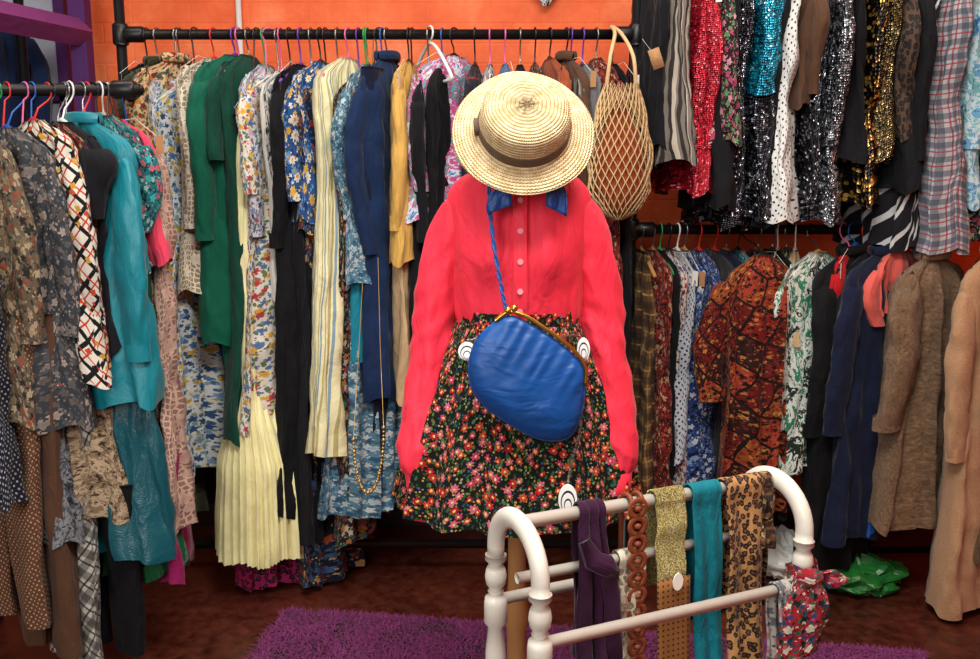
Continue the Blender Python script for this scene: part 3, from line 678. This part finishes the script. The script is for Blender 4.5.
# ------------------------------------------------------------------ mannequin
CX,CY=.065,2.15
man=bpy.data.objects.new('dressed_mannequin',None); scene.collection.objects.link(man)
torso_m=solid('mannequin_fabric','#d9cdb8',.7,.1,.05); stand_m=solid('stand_wood','#a8794a',.45,0,.1)
mb=MB()
prof=[(1.55,.045,.045),(1.52,.047,.05),(1.48,.07,.055),(1.455,.12,.06),(1.42,.14,.07),(1.34,.13,.085),(1.25,.115,.08),(1.16,.11,.075),(1.08,.125,.085),(.98,.14,.1),(.88,.145,.1),(.8,.14,.09),(.74,.1,.07)]
mb.grid([[(CX+w*cos(2*pi*i/32),CY+d*sin(2*pi*i/32),z) for i in range(32)] for z,w,d in prof],torso_m,True,cap0=True,cap1=True)
mb.obj('torso',parent=man)
mb=MB(); mb.lathe([(.022,.9),(.022,.5),(.026,.45),(.032,.42),(.024,.38),(.024,.12),(.04,.08),(.05,.03),(.15,.02),(.15,.0)],stand_m,(CX,CY,0.0),28); mb.obj('stand',parent=man)

s=N('coral_blouse_cotton',.6,0,.2,.25)
v=s.uv(kind='Object'); nzs=s.noise(v,6,3)
s.put(s.b.inputs['Base Color'],s.mix(nzs,H('#d62038'),H('#ea384e')))
h1=s.noise(s.uv((1.5,1.,.6),kind='Object'),10,3.5,.55,dist=.7); h2=s.noise(s.uv((1,1,.8),kind='Object'),500,1)
bn=s.nd('Bump'); bn.inputs['Strength'].default_value=.45; bn.inputs['Distance'].default_value=.03
s.put(bn.inputs['Height'],s.m('ADD',h1,s.m('MULTIPLY',h2,.015))); s.put(s.b.inputs['Normal'],bn.outputs[0]); coral=s.mat
bp=[(1.515,.058,.055),(1.495,.072,.06),(1.48,.105,.066),(1.462,.135,.073),(1.435,.157,.083),(1.40,.164,.094),(1.34,.160,.108),(1.28,.155,.115),(1.22,.152,.108),(1.17,.15,.1),(1.14,.142,.094),(1.10,.135,.09)]
bz=cr([(z,w,d) for z,w,d in bp],5)
mb=MB(); rows=[]
for q in bz:
    z,w,d=q; row=[]
    g=max(0,(1.28-z)/.16)
    for i in range(160):
        th=2*pi*i/160; f=1+.028*g*sin(17*th+z*4)+.012*g*sin(29*th)
        X_=cos(th)
        bust=.022*math.exp(-((z-1.31)/.06)**2)*(math.exp(-((X_-.45)/.25)**2)+math.exp(-((X_+.45)/.25)**2)) if sin(th)<0 else 0
        fo=.007*nz3(X_*4+3,z*3,2)+.003*nz3(X_*9,z*6,5)
        ax=abs(X_); fo+=.004*sin((ax*5.5-z*26))*max(0,min(1,(ax-.35)/.3))*max(0,min(1,(z-1.2)/.1))
        for tk in(-.24,.24): fo-=.005*math.exp(-((X_-tk)/.018)**2)*(1 if sin(th)<0 else 0)
        row.append((CX+w*f*X_,CY+(d*f+bust+fo)*sin(th),z))
    rows.append(row)
mb.grid(rows,coral,True,cap0=True,cap1=True)
for sx in(-1,1):
    pth=[(.10,0,1.440),(.128,0,1.408),(.150,0,1.36),(.171,0,1.27),(.19,-.005,1.16),(.205,-.02,1.05),(.220,-.04,.94),(.227,-.055,.87),(.228,-.065,.825),(.227,-.07,.803)]
    rd=[.028,.046,.052,.051,.049,.048,.050,.048,.040,.029]
    P=cr([(p[0],p[1],p[2]) for p in pth],10); Rr=[interp([(i*10,r) for i,r in enumerate(rd)],j) for j in range(len(P))]
    rws=[]
    for j,(p,r) in enumerate(zip(P,Rr)):
        t=j/len(P); row=[]; am=min(1,t*4)
        for i in range(64):
            a_=2*pi*i/64; ca,sa=cos(a_),sin(a_)
            wv=1+am*(.20*nz3(ca*.9+sx*7,sa*.9,p.z*7+ca*1.0)+.09*nz3(ca*2+sx*3,sa*2,p.z*16+sx*ca*2))
            eb=math.exp(-((p.z-1.12)/.08)**2)+.9*math.exp(-((p.z-.88)/.06)**2)+.4
            wv+=.05*eb*am*(1-2*abs(sin(p.z*48+1.6*ca*sx+.9*sa+2*nz3(ca,sa,p.z*3))))*.7
            gat=max(0,(t-.82)/.18); wv+=.05*gat*sin(11*a_)
            row.append((CX+sx*p[0]+r*wv*ca,CY+p[1]+r*wv*.95*sa,p[2]))
        rws.append(row)
    mb.grid(rws,coral,True,cap0=True,cap1=True)
    e=pth[-1]
    mb.grid([[(CX+sx*(e[0]-.002*q)+r*cos(2*pi*i/28)*1.0,CY+e[1]-.003*q+r*.9*sin(2*pi*i/28),e[2]+.008-.016*q) for i in range(28)] for q,r in ((0,.029),(.3,.033),(2,.034),(3,.034),(3.2,.031))],coral,True,cap0=True,cap1=True)
bl=mb.obj('blouse',parent=man)
def front(z,x=0):
    w=d=None
    for a_,b_ in zip(bz,bz[1:]):
        if b_[0]<=z<=a_[0]:
            t=(a_[0]-z)/(a_[0]-b_[0]); w=a_[1]+(b_[1]-a_[1])*t; d=a_[2]+(b_[2]-a_[2])*t; break
    if w is None: w,d=bz[-1][1],bz[-1][2]
    return CY-d*math.sqrt(max(0,1-(x/w)**2))
mb=MB(); rr=[]
for i in range(26):
    z=1.475-.33*i/25; y=front(z)-.009
    rr.append([(CX-.016,y+.010,z),(CX-.0145,y-.001,z),(CX-.012,y-.0022,z),(CX+.012,y-.0022,z),(CX+.0145,y-.001,z),(CX+.016,y+.010,z)])
mb.grid(rr,coral,False); mb.obj('placket',parent=man,smooth=False)
btn=plain('button_coral','#f0909c',.3); mb=MB()
for z in(1.42,1.355,1.29,1.225,1.18):
    y=front(z)-.012; mb.tube([(CX,y-.003,z),(CX,y+.002,z)],[.0062,.0066],btn,14,up=(0,0,1))
mb.obj('buttons',parent=man,smooth=False)
mb=MB()
for sx in(-1,1):
    rr=[]
    for i in range(14):
        t=i/13; an=-pi/2+ (pi*.95)*t
        pk=math.exp(-((t-.1)/.1)**2)
        r1,r2=.055,.078+.046*pk
        z1,z2=1.525,1.492-.042*pk
        rr.append([(CX+sx*(cos(an)*(r1+(r2-r1)*q)+.006+.024*q*pk),CY+sin(an)*(r1+(r2-r1)*q)-.006,z1+(z2-z1)*q+.01*sin(q*pi)) for q in(0,.25,.5,.75,1)])
    mb.grid(rr,coral,False)
o=mb.obj('collar',parent=man); so=o.modifiers.new('s','SOLIDIFY'); so.thickness=.004
satin=solid('royal_blue_satin','#0b4288',.45,.2,.4,.4,16); mb=MB()
def ribbon(mb,path,widths,m,side=(1,0,0),wv=.004):
    rr=[]
    for i,p in enumerate(path):
        p=Vector(p); w=widths[i]; sd=Vector(side)
        rr.append([p+sd*(w*(j/6-.5))+Vector((0,wv*sin(j*1.6+i*.6),0)) for j in range(7)])
    mb.grid(rr,m,False)
ribbon(mb,cr([(CX-.005,2.035,1.465),(CX-.022,2.018,1.457),(CX-.038,2.010,1.445),(CX-.046,2.005,1.422),(CX-.044,2.005,1.402)],4),[.02+.040*min(1,i/8) for i in range(17)],satin,(.86,0,.3))
ribbon(mb,cr([(CX+.03,2.035,1.475),(CX+.055,2.021,1.47),(CX+.07,2.018,1.457),(CX+.076,2.015,1.435),(CX+.074,2.013,1.398)],4),[.02+.034*min(1,i/8) for i in range(17)],satin,(.8,0,-.4))
mb.tube([(CX-.02,2.035,1.475),(CX+.01,2.020,1.475),(CX+.035,2.035,1.48)],[.012,.014,.012],satin,12)
o=mb.obj('neck_scarf',parent=man); so=o.modifiers.new('s','SOLIDIFY'); so.thickness=.003

# skirt
s=N('ditsy_floral_skirt_cloth',.85,0,.05,.2)
base=s.flower(H('#0b0e0a'),90,.36,[H('#2a5a30'),H('#1c4022'),H('#4e7238')],2,5.1,stretch=.8,prob=.8)
base=s.flower(base,115,.3,[H('#b89a48'),H('#a8a080'),H('#9c4630'),H('#2e5684')],5,9.1,prob=.5)
base=s.flower(base,44,.41,[H('#b8262c'),H('#bc4630'),H('#b43c5c'),H('#a01a24'),H('#c46272')],7,1.3,H('#d8b860'),.82)
skm=s.finish(base,.3)
WP=[(0,.136),(.05,.143),(.2,.18),(.45,.226),(.75,.262),(1,.286)]; DP=[(0,.1),(.2,.125),(.5,.16),(1,.2)]
SL=.465
mb=MB(); rows=[]; n=220
for j in range(40):
    t=j/39; z=1.165-SL*t
    w=interp(WP,t); d=interp(DP,t)
    g=min(1,t*1.6); row=[]
    for i in range(n):
        th=2*pi*i/n; f=1+g*(.055*(1-2*abs(sin(6*th+.6*sin(3*th)+t*.6)))+.018*sin(25*th+1+2*t))
        row.append((CX-.002+w*f*cos(th),CY+d*f*sin(th),z+.006*g*sin(9*th)))
    rows.append(row)
mb.grid(rows,skm,True,cu=1.7)
mb.grid([[(CX+.142*cos(2*pi*i/64),CY+.106*sin(2*pi*i/64),z) for i in range(64)] for z in(1.172,1.168,1.14,1.135)],skm,True,cu=1.0)
o=mb.obj('skirt',parent=man)
sil=plain('white_enamel','#f0f0ee',.3); dk=plain('dark_enamel','#1a1a1c',.4); chain=plain('silver_chain','#b8b8b8',.3,.9)
def medal(x,y,z,rx,rz):
    mb=MB()
    for k,(q,m,o) in enumerate(((1,sil,0),(.76,dk,-.0015),(.66,sil,-.003),(.42,dk,-.0045),(.34,sil,-.006))):
        zc=rz*(1-q)*-.5
        mb.tube([(x,y-.004+o,z+zc),(x,y+.003+o,z+zc)],1.,m,28,(rx*q,rz*q),up=(0,0,1))
    mb.obj('belt_medallion',parent=man,smooth=False)
def skf(x,z):
    t=(1.165-z)/SL; w=interp(WP,t)*1.04; d=interp(DP,t)
    return CY-d*1.09*math.sqrt(max(.02,1-((x-CX)/w)**2))-.006
for (x,z,a_,b_) in((-.05,1.095,.019,.02),(.205,1.095,.014,.026),(.166,.79,.02,.033)): medal(x,skf(x,z)-.02,z,a_,b_)
mb=MB()
pts=cr([(-.05,skf(-.05,1.115)-.014,1.115),(.02,skf(.02,1.13)-.004,1.128),(.12,skf(.12,1.13)-.004,1.12),(.205,skf(.205,1.11)-.014,1.11),(.198,skf(.198,.95)-.004,.95),(.175,skf(.175,.86)-.006,.86),(.166,skf(.166,.82)-.018,.82)],7)
for i in range(len(pts)-1):
    a_,b_=pts[i],pts[i+1]; mb.tube([a_.lerp(b_,.1),a_.lerp(b_,.9)],.0026 if i%2 else .004,chain,6)
mb.obj('chain_belt',parent=man)

# straw boater
s=N('straw_braid',.75,0,.05,.2); t=s.nd('TexCoord'); sp=s.nd('SeparateXYZ'); s.put(sp.inputs[0],t.outputs['Object'])
rad=s.m('SQRT',s.m('ADD',s.m('MULTIPLY',sp.outputs[0],sp.outputs[0]),s.m('MULTIPLY',sp.outputs[1],sp.outputs[1])))
pr=s.m('ADD',rad,s.m('MULTIPLY',sp.outputs[2],-1.)); ang=s.m('ARCTAN2',sp.outputs[1],sp.outputs[0])
ring=s.m('ABSOLUTE',s.m('SINE',s.m('MULTIPLY',pr,pi/.0085)))
weave=s.m('SINE',s.m('ADD',s.m('MULTIPLY',ang,110.),s.m('MULTIPLY',s.m('SINE',s.m('MULTIPLY',pr,2*pi/.0085)),1.6)))
nz=s.noise(t.outputs['Object'],60,3,.6)
col=s.ramp(s.m('ADD',s.m('MULTIPLY',weave,.16),nz),[(.25,H('#c09c64')),(.5,H('#dec598')),(.75,H('#eedcb8'))],'LINEAR')
col=s.mix(s.m('LESS_THAN',ring,.25),col,H('#a48556'))
s.put(s.b.inputs['Base Color'],col); bn=s.nd('Bump'); bn.inputs['Strength'].default_value=.9; bn.inputs['Distance'].default_value=.003
s.put(bn.inputs['Height'],s.m('ADD',ring,s.m('MULTIPLY',weave,.3))); s.put(s.b.inputs['Normal'],bn.outputs[0]); straw=s.mat
hat=MB(); R=[]
prof=[(.001,.083),(.03,.0835),(.06,.082),(.078,.078),(.087,.070),(.091,.06),(.093,.04),(.095,.02),(.096,.004),(.099,.0),(.106,-.001),(.12,-.003),(.135,-.005),(.149,-.008),(.1505,-.010),(.149,-.0125),(.13,-.009),(.1,-.005),(.094,-.002),(.091,.02),(.088,.055),(.08,.073),(.05,.078),(.001,.079)]
n=96
for r,z in prof:
    hat_row=[]
    for k in range(n):
        a_=2*pi*k/n; q=max(0,(r-.1)/.05); wob=-.010*q*(.5+.5*cos(2*a_))+.002*q*sin(5*a_)+.004*q*sin(a_)
        hat_row.append((r*cos(a_),r*sin(a_),z+wob+.0008*sin(8*a_)))
    R.append(hat_row)
hat.grid(R,straw,True,cap0=True)
band=solid('hat_ribbon','#5e4a3a',.6,.1,.2)
hat.lathe([(.0968,.003),(.0975,.006),(.0965,.026),(.0955,.029),(.094,.029)],band,n=96,cap=False)
hat.box((-.099,.0,.016),(.012,.03,.02),band)
hat.obj('straw_boater_hat',(.071,2.02,1.568),(math.radians(57),math.radians(-3),math.radians(4)),parent=man)

# handbag
bag=bpy.data.objects.new('blue_handbag',None); scene.collection.objects.link(bag)
OX,OY,OZ=.084,1.955,1.05; k_=.00212
bagm=N('blue_leather',.4,0,.0,.35); cbv=bagm.noise(bagm.uv(kind='Object'),12,2)
bagm.put(bagm.b.inputs['Base Color'],bagm.mix(cbv,H('#083670'),H('#0f4c92')))
hh=bagm.noise(bagm.uv((.8,1,1.6),kind='Object'),16,2.5,.45,dist=.6); bn=bagm.nd('Bump'); bn.inputs['Strength'].default_value=.35; bn.inputs['Distance'].default_value=.02
bagm.put(bn.inputs['Height'],hh); bagm.put(bagm.b.inputs['Normal'],bn.outputs[0]); bagm=bagm.mat
pix=[(-32,60),(-50,44),(-59,22),(-60,0),(-52,-20),(-30,-40),(0,-58),(22,-64),(40,-60),(50,-42),(54,-18),(54,8),(46,22),(30,36),(10,50),(-8,60),(-20,64)]
out=cr([(x*k_,0,y*k_) for x,y in pix],6,True)
mb=MB()
for side in(-1,1):
    rows=[]
    for q in range(25):
        s_=1-q/24; row=[]
        for i,p in enumerate(out):
            tt=math.sqrt(max(0,1-s_**2.6)); x,z=p.x*s_,p.z*s_
            e=(x*.62+z)/k_
            along=(x-.62*z)/k_
            fr=max(0,min(1,(e+20)/85))
            pl=.0032*sin(along*.42+1.5*nz3(along*.05,0,0))*fr**1.3*min(1,tt*1.6)+.006*nz3(along*.03,e*.03,7)*tt
            row.append((x,side*(.036*tt*(1-.5*fr)+pl),z))
        rows.append(row)
    mb.grid(rows,bagm,True,cu=.5,uo=(side,0))
mb.tube([p for p in out[6:66]],.0025,bagm,8)
o=mb.obj('pouch',(OX,OY,OZ),parent=bag)
gold=plain('brass_frame','#b98a34',.28,.95); mb=MB()
fp=cr([(x*k_,0,y*k_) for x,y in[(-34,58),(-28,63),(-20,67),(-6,63),(10,53),(30,39),(46,25),(55,10),(55,-6)]],5)
mb.tube([p+Vector((0,-.006,.002)) for p in fp],.0036,gold,10); mb.tube([p+Vector((0,.006,.002)) for p in fp],.0036,gold,10)
for x,z in((-22*k_,66*k_),(-16*k_,68*k_)):
    mb.lathe([(.001,.008),(.006,.006),(.008,.0),(.006,-.006),(.001,-.008)],gold,(x,-.004,z+.006),14)
mb.obj('clasp_frame',(OX,OY,OZ),parent=bag)
mb=MB(); sp_=cr([(-.005,2.10,1.50),(-.003,2.035,1.455),(.0,2.014,1.40),(.008,1.994,1.33),(.02,1.983,1.26),(.03,1.972,1.21),(.036,1.958,1.188)],8)
for off in(0,pi):
    mb.tube([p+Vector((.0025*cos(i*.9+off),.0025*sin(i*.9+off),0)) for i,p in enumerate(sp_)],.0028,satin,6)
mb.tube(cr([(.036,1.958,1.195),(.043,1.956,1.187),(.04,1.955,1.18),(.034,1.956,1.185)],5,True),.002,gold,6)
mb.obj('strap',parent=bag)

# crochet net bag hanging behind
netm=solid('natural_jute','#c8a87a',.85,.1,.2); mb=MB(); rows=[]
for j in range(19):
    t=j/18; z=-.16-.42*t; w=interp([(0,.05),(.2,.075),(.5,.1),(.8,.095),(.95,.055),(1,.01)],t)
    rows.append([(w*cos(2*pi*(i+.5*(j%2))/24)*(1+.05*sin(j+i)),w*.6*sin(2*pi*(i+.5*(j%2))/24),z) for i in range(24)])
mi=mb.mat(netm); b0=0
for r in rows: mb.v.extend(r)
for j in range(0,17):
    for i in range(24):
        if j%2==0: q=(j*24+i,(j+1)*24+i,(j+2)*24+i,(j+1)*24+(i-1)%24)
        else: q=(j*24+i,(j+1)*24+(i+1)%24,(j+2)*24+i,(j+1)*24+i)
        mb.f.append(q); mb.mi.append(mi); mb.uv.extend([(0,0),(.01,0),(.01,.01),(0,.01)])
o=mb.obj('crochet_net_bag',(.405,3.02,1.90)); wf=o.modifiers.new('w','WIREFRAME'); wf.thickness=.006; wf.use_even_offset=False
mb=MB(); mb.tube(cr([(-.045,0,-.17),(-.035,0,-.08),(-.01,.1,0.0),(0,.28,.045),(.01,.1,.0),(.035,0,-.08),(.045,0,-.17)],6),.006,netm,8)
mb.obj('handle',parent=o)
mb=MB(); rows=[]
for j in range(10):
    t=j/9; z=-.24-.33*t; w=interp([(0,.03),(.4,.085),(.8,.08),(1,.03)],t); rows.append([(w*cos(2*pi*i/20)*.93,w*.55*sin(2*pi*i/20),z) for i in range(20)])
mb.grid(rows,M['rust'],True,cap0=True,cap1=True); mb.obj('lining',parent=o)
mb=MB(); mb.box((.06,-.05,-.12),(.035,.002,.06),solid('card_tag','#b98a5c',.8)); mb.tube([(.04,-.04,-.05),(.055,-.05,-.1)],.001,plastic_w,5); mb.obj('price_tag',parent=o,rot=(0,math.radians(-20),0))

# ------------------------------------------------------------------ white towel rail
wp=N('white_gloss_paint',.35,0,0,.5); wn=wp.noise(wp.uv(kind='Object'),14,3)
wp.put(wp.b.inputs['Base Color'],wp.mix(wn,H('#bdb8aa'),H('#dedacf'))); wp=wp.mat
tr=bpy.data.objects.new('towel_rail',None); scene.collection.objects.link(tr)
U0=Vector((.05,1.654,0)); ud=Vector((.913,.408,0)); vd=Vector((.408,-.913,0)); LEN=.595
TZ=.85; HV=.095; PT=TZ-.10
mb=MB()
for s_ in(0,LEN):
    c=U0+ud*s_
    arch=[c+vd*(HV*cos(q))+Vector((0,0,PT+.018+.085*sin(q))) for q in [pi*i/20 for i in range(21)]]
    mb.tube([arch[0]+Vector((0,0,-.02))]+arch+[arch[-1]+Vector((0,0,-.02))],.02,wp,14,up=(ud.x,ud.y,0),flat=(1,.8))
    for sv in(-1,1):
        b=c+vd*(HV*sv)
        pr_=[(.021,PT),(.021,PT-.01),(.013,PT-.018),(.019,PT-.03),(.0215,PT-.045),(.019,PT-.06),(.012,PT-.07),(.016,PT-.075),(.012,PT-.08),(.021,PT-.088),(.023,PT-.1),(.023,PT-.14),(.015,PT-.15),(.02,PT-.2),(.022,PT-.28),(.018,PT-.38),(.014,PT-.44),(.022,PT-.455),(.023,PT-.5),(.023,PT-.56),(.014,PT-.575),(.018,PT-.6),(.02,.06),(.016,.0)]
        mb.lathe(pr_,wp,(b.x,b.y,0),20)
def bar(v_,z,r=.0115):
    mb.tube([U0+vd*v_+Vector((0,0,z)),U0+vd*v_+ud*LEN+Vector((0,0,z))],r,wp,14)
bar(0,TZ-.002,.013); bar(HV,.655); bar(-HV,.655); bar(HV,.2); bar(-HV,.2); bar(0,.74,.0105)
mb.obj('frame',parent=tr)

def drape(name,s_,w,fl,bl,m,lean=0.,wv=.003,kk=2.,w2=None,th=.003,z0=TZ,v0=0.,r=.0165,par=None):
    mb=MB(); path=[]
    K=22
    for i in range(K): path.append((r+.004*sin(i*.5),-fl*(1-i/K)))
    for i in range(9): q=pi*i/8; path.append((r*cos(q),r*sin(q)))
    for i in range(1,K): path.append((-r-.004*sin(i*.4),-bl*i/K))
    w2=w2 or w; rows=[]; nn=25; sd=s_*40
    for (vv,zz) in path:
        t=min(1,max(0,-zz/.35)); ww=w+(w2-w)*t; row=[]
        for j in range(nn):
            q=j/(nn-1)-.5
            sgn=1 if vv>0 else -1
            row.append(tuple(U0+ud*(s_+q*ww*(1+.08*nz3(zz*7,sd,1))+lean*t)+vd*(v0+vv+ wv*(.3+t*1.5)*(sin(q*kk*2*pi+zz*4)+1.2*nz3(q*6+sd,zz*8,2))*sgn+wv*t*2)+Vector((0,0,z0+zz))))
        rows.append(row)
    mb.grid(rows,m,False,uo=(s_*3,0)); o=mb.obj(name,parent=par)
    so=o.modifiers.new('s','SOLIDIFY'); so.thickness=th; so.offset=1
    return o
plum=solid('plum_jersey','#32102c',.9,.25,.4)
o=drape('plum_scarf',.15,.05,.42,.3,plum,.0,.012,2.5,.078)
mb=MB(); c=U0+ud*.155+vd*.035
mb.tube([c+Vector((-.03,0,.80)),c+Vector((-.012,-.008,.765)),c+Vector((.012,-.008,.755)),c+Vector((.03,0,.735))],[.012,.021,.021,.012],plum,14)
mb.tube([c+Vector((.01,-.004,.77)),c+Vector((.025,-.004,.70)),c+Vector((.03,-.002,.6)),c+Vector((.03,0,.5))],[.014,.016,.018,.02],plum,12,(1,.5))
mb.obj('knot',parent=o)
lea=solid('tan_leather','#7a3c22',.5,.0,.15,.35); mb=MB()
for i in range(11):
    c=U0+ud*(.247+.003*i*.3)+vd*(.02)+Vector((0,0,.845-.036*i))
    ring=[c+ud*(.017*cos(q))+Vector((0,0,.0165*sin(q))) for q in[2*pi*j/18 for j in range(19)]]
    mb.tube(ring,.0062,lea,8,(1,.5),False,up=(vd.x,vd.y,0))
    mb.lathe([(.001,.006),(.0075,.004),(.0075,-.004),(.001,-.006)],lea,tuple(c),10)
top=[U0+ud*.247+vd*(.0185*cos(q))+Vector((0,0,TZ+.0185*sin(q))) for q in[pi*j/8 for j in range(9)]]
for dd in(-.012,.012): mb.tube([p+ud*dd for p in top]+[top[-1]+ud*dd+Vector((0,0,-.3))],.005,lea,8)
mb.obj('leather_belt')
drape('lace_belt',.235,.045,.3,.3,M['lace'],0,.002,z0=.74,r=.0145)
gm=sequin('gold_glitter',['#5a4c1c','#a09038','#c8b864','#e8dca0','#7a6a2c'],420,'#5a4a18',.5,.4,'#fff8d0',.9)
drape('gold_belt',.325,.068,.17,.2,gm,.012,.001)
s=N('perforated_suede',.85,0,.05,.15); v=s.vor(s.uv((85,85,1)),0.); tanm=s.finish(s.mix(s.m('LESS_THAN',v.outputs['Distance'],.2),H('#8a5c32'),H('#3a2210')),.1)
mb=MB(); rows=[]
for i in range(14):
    z=.69-.026*i; t=(TZ-z)/.35
    rows.append([tuple(U0+ud*(.325+.012*min(1,t)+(j/6-.5)*.076)+vd*(.024+.004*t)+Vector((0,0,z))) for j in range(7)])
mb.grid(rows,tanm,False); o=mb.obj('suede_belt_panel'); so=o.modifiers.new('s','SOLIDIFY'); so.thickness=.004
mb=MB(); c=U0+ud*.335+vd*.036+Vector((0,0,.685)); mb.tube([c-vd*.001,c+vd*.001],1.,plain('paper_tag','#e8e4da',.7),20,(.012,.018),up=(0,0,1)); mb.obj('price_tag',smooth=False)
drape('teal_elastic_belt',.412,.07,.45,.3,solid('teal_elastic','#086a78',.8,.1,.3,bscale=25),.018,.0025)
drape('leopard_scarf',.505,.092,.45,.3,M['leo'],.012,.005,1.5)
drape('amber_print_scarf',.562,.03,.14,.3,M['pz_brown'],.01,.006,1.5,.05)
rf=floral('red_floral_scarf_cloth','#8a1822',['#c8bca8','#243c70','#b05868','#1c1a20'],30,leaf=['#2f5a40'],k=1.8)
mb=MB(); c=U0+ud*LEN+vd*HV
mb.grid([[(c.x+(.03+.006*sin(3*q+j))*cos(q),c.y+(.03+.006*sin(2*q-j))*sin(q),.70-.016*j+.006*sin(q*2)) for q in[2*pi*i/24 for i in range(24)]] for j in range(4)],rf,True)
def hang_end(P,R,sd):
    rows=[]; P=cr(P,8)
    for j,p in enumerate(P):
        r=interp([(i*8,q) for i,q in enumerate(R)],j)
        rows.append([(p.x+r*cos(a)*(1+.3*nz3(cos(a)*2+sd,sin(a)*2,j*.25)),p.y+r*.4*sin(a)*(1+.9*nz3(cos(a)*3,sin(a)*3+sd,j*.2)),p.z+.01*cos(a)*(j/len(P))) for a in[2*pi*k/28 for k in range(28)]])
    mb.grid(rows,rf,True,cap0=True,cap1=True)
hang_end([(c.x-.01,c.y-.04,.69),(c.x-.024,c.y-.05,.64),(c.x-.028,c.y-.052,.57),(c.x-.04,c.y-.05,.48)],[.012,.022,.028,.032],1)
hang_end([(c.x+.005,c.y-.04,.69),(c.x+.015,c.y-.052,.65),(c.x+.012,c.y-.05,.6),(c.x-.0,c.y-.05,.53)],[.01,.02,.026,.02],5)
hang_end([(c.x+.01,c.y-.035,.69),(c.x+.04,c.y-.03,.695),(c.x+.065,c.y-.03,.67)],[.01,.016,.022],8)
mb.tube([(c.x-.02,c.y-.036,.69),(c.x,c.y-.048,.69),(c.x+.02,c.y-.036,.69)],[.014,.02,.014],rf,12)
mb.obj('red_floral_scarf')
lc=floral('grey_print_scarf_cloth','#a9a49c',['#6a6a70','#a88080','#3c3c44'],26)
drape('grey_print_scarf',.55,.05,.3,.25,lc,0,.006,1.5,z0=.655,v0=HV,r=.0145)

# ------------------------------------------------------------------ low items behind
pbm=plain('green_plastic','#1f6a2c',.35); mb=MB()
def lump(mb,c,d,m,seed):
    rows=[]
    for j in range(25):
        ph=pi*j/24; rows.append([(c[0]+d[0]*sin(ph)*cos(q)*(1+.5*nz3(cos(q)*2+seed,sin(q)*2,ph*2)),c[1]+d[1]*sin(ph)*sin(q)*(1+.5*nz3(cos(q)*2,sin(q)*2+seed,ph*2)),max(.002,c[2]+d[2]*cos(ph)*(1+.6*nz3(cos(q)*3,sin(q)*3,ph*3+seed)))) for q in[2*pi*i/48 for i in range(48)]])
    mb.grid(rows,m,True)
lump(mb,(1.3,3.2,.05),(.17,.12,.06),pbm,1); mb.obj('green_carrier_bag',smooth=False)
mb=MB(); lump(mb,(1.05,3.3,.08),(.12,.1,.08),plastic_w,4); mb.obj('white_carrier_bag',smooth=False)

# ------------------------------------------------------------------ light
w=bpy.data.worlds.new('World'); scene.world=w; w.use_nodes=True
w.node_tree.nodes['Background'].inputs[0].default_value=(1,.97,.93,1); w.node_tree.nodes['Background'].inputs[1].default_value=.2
def area(name,loc,rot,size,e,col=(1,1,1)):
    l=bpy.data.lights.new(name,'AREA'); l.shape='RECTANGLE'; l.size,l.size_y=size; l.energy=e; l.color=col
    o=bpy.data.objects.new(name,l); scene.collection.objects.link(o); o.location=loc; o.rotation_euler=[math.radians(q) for q in rot]
area('ceiling_lamp',(0.2,1.2,2.9),(6,0,0),(1.3,.7),84,(1,.97,.91))
area('front_fill_light',(-1.2,-.9,2.1),(78,0,-18),(2.0,1.6),76,(1,.98,.96))  # added soft fill from behind the camera; no window is built there
area('ceiling_strip_lamp',(.0,2.75,2.92),(-12,0,0),(3.6,.3),34,(1,.94,.86))

# ------------------------------------------------------------------ camera
cam=bpy.data.cameras.new('camera'); cam.sensor_width=36; cam.lens=950/980*36
co=bpy.data.objects.new('camera',cam); scene.collection.objects.link(co); co.location=(0,0,1.5); co.rotation_euler=(math.radians(80),0,0)
scene.camera=co
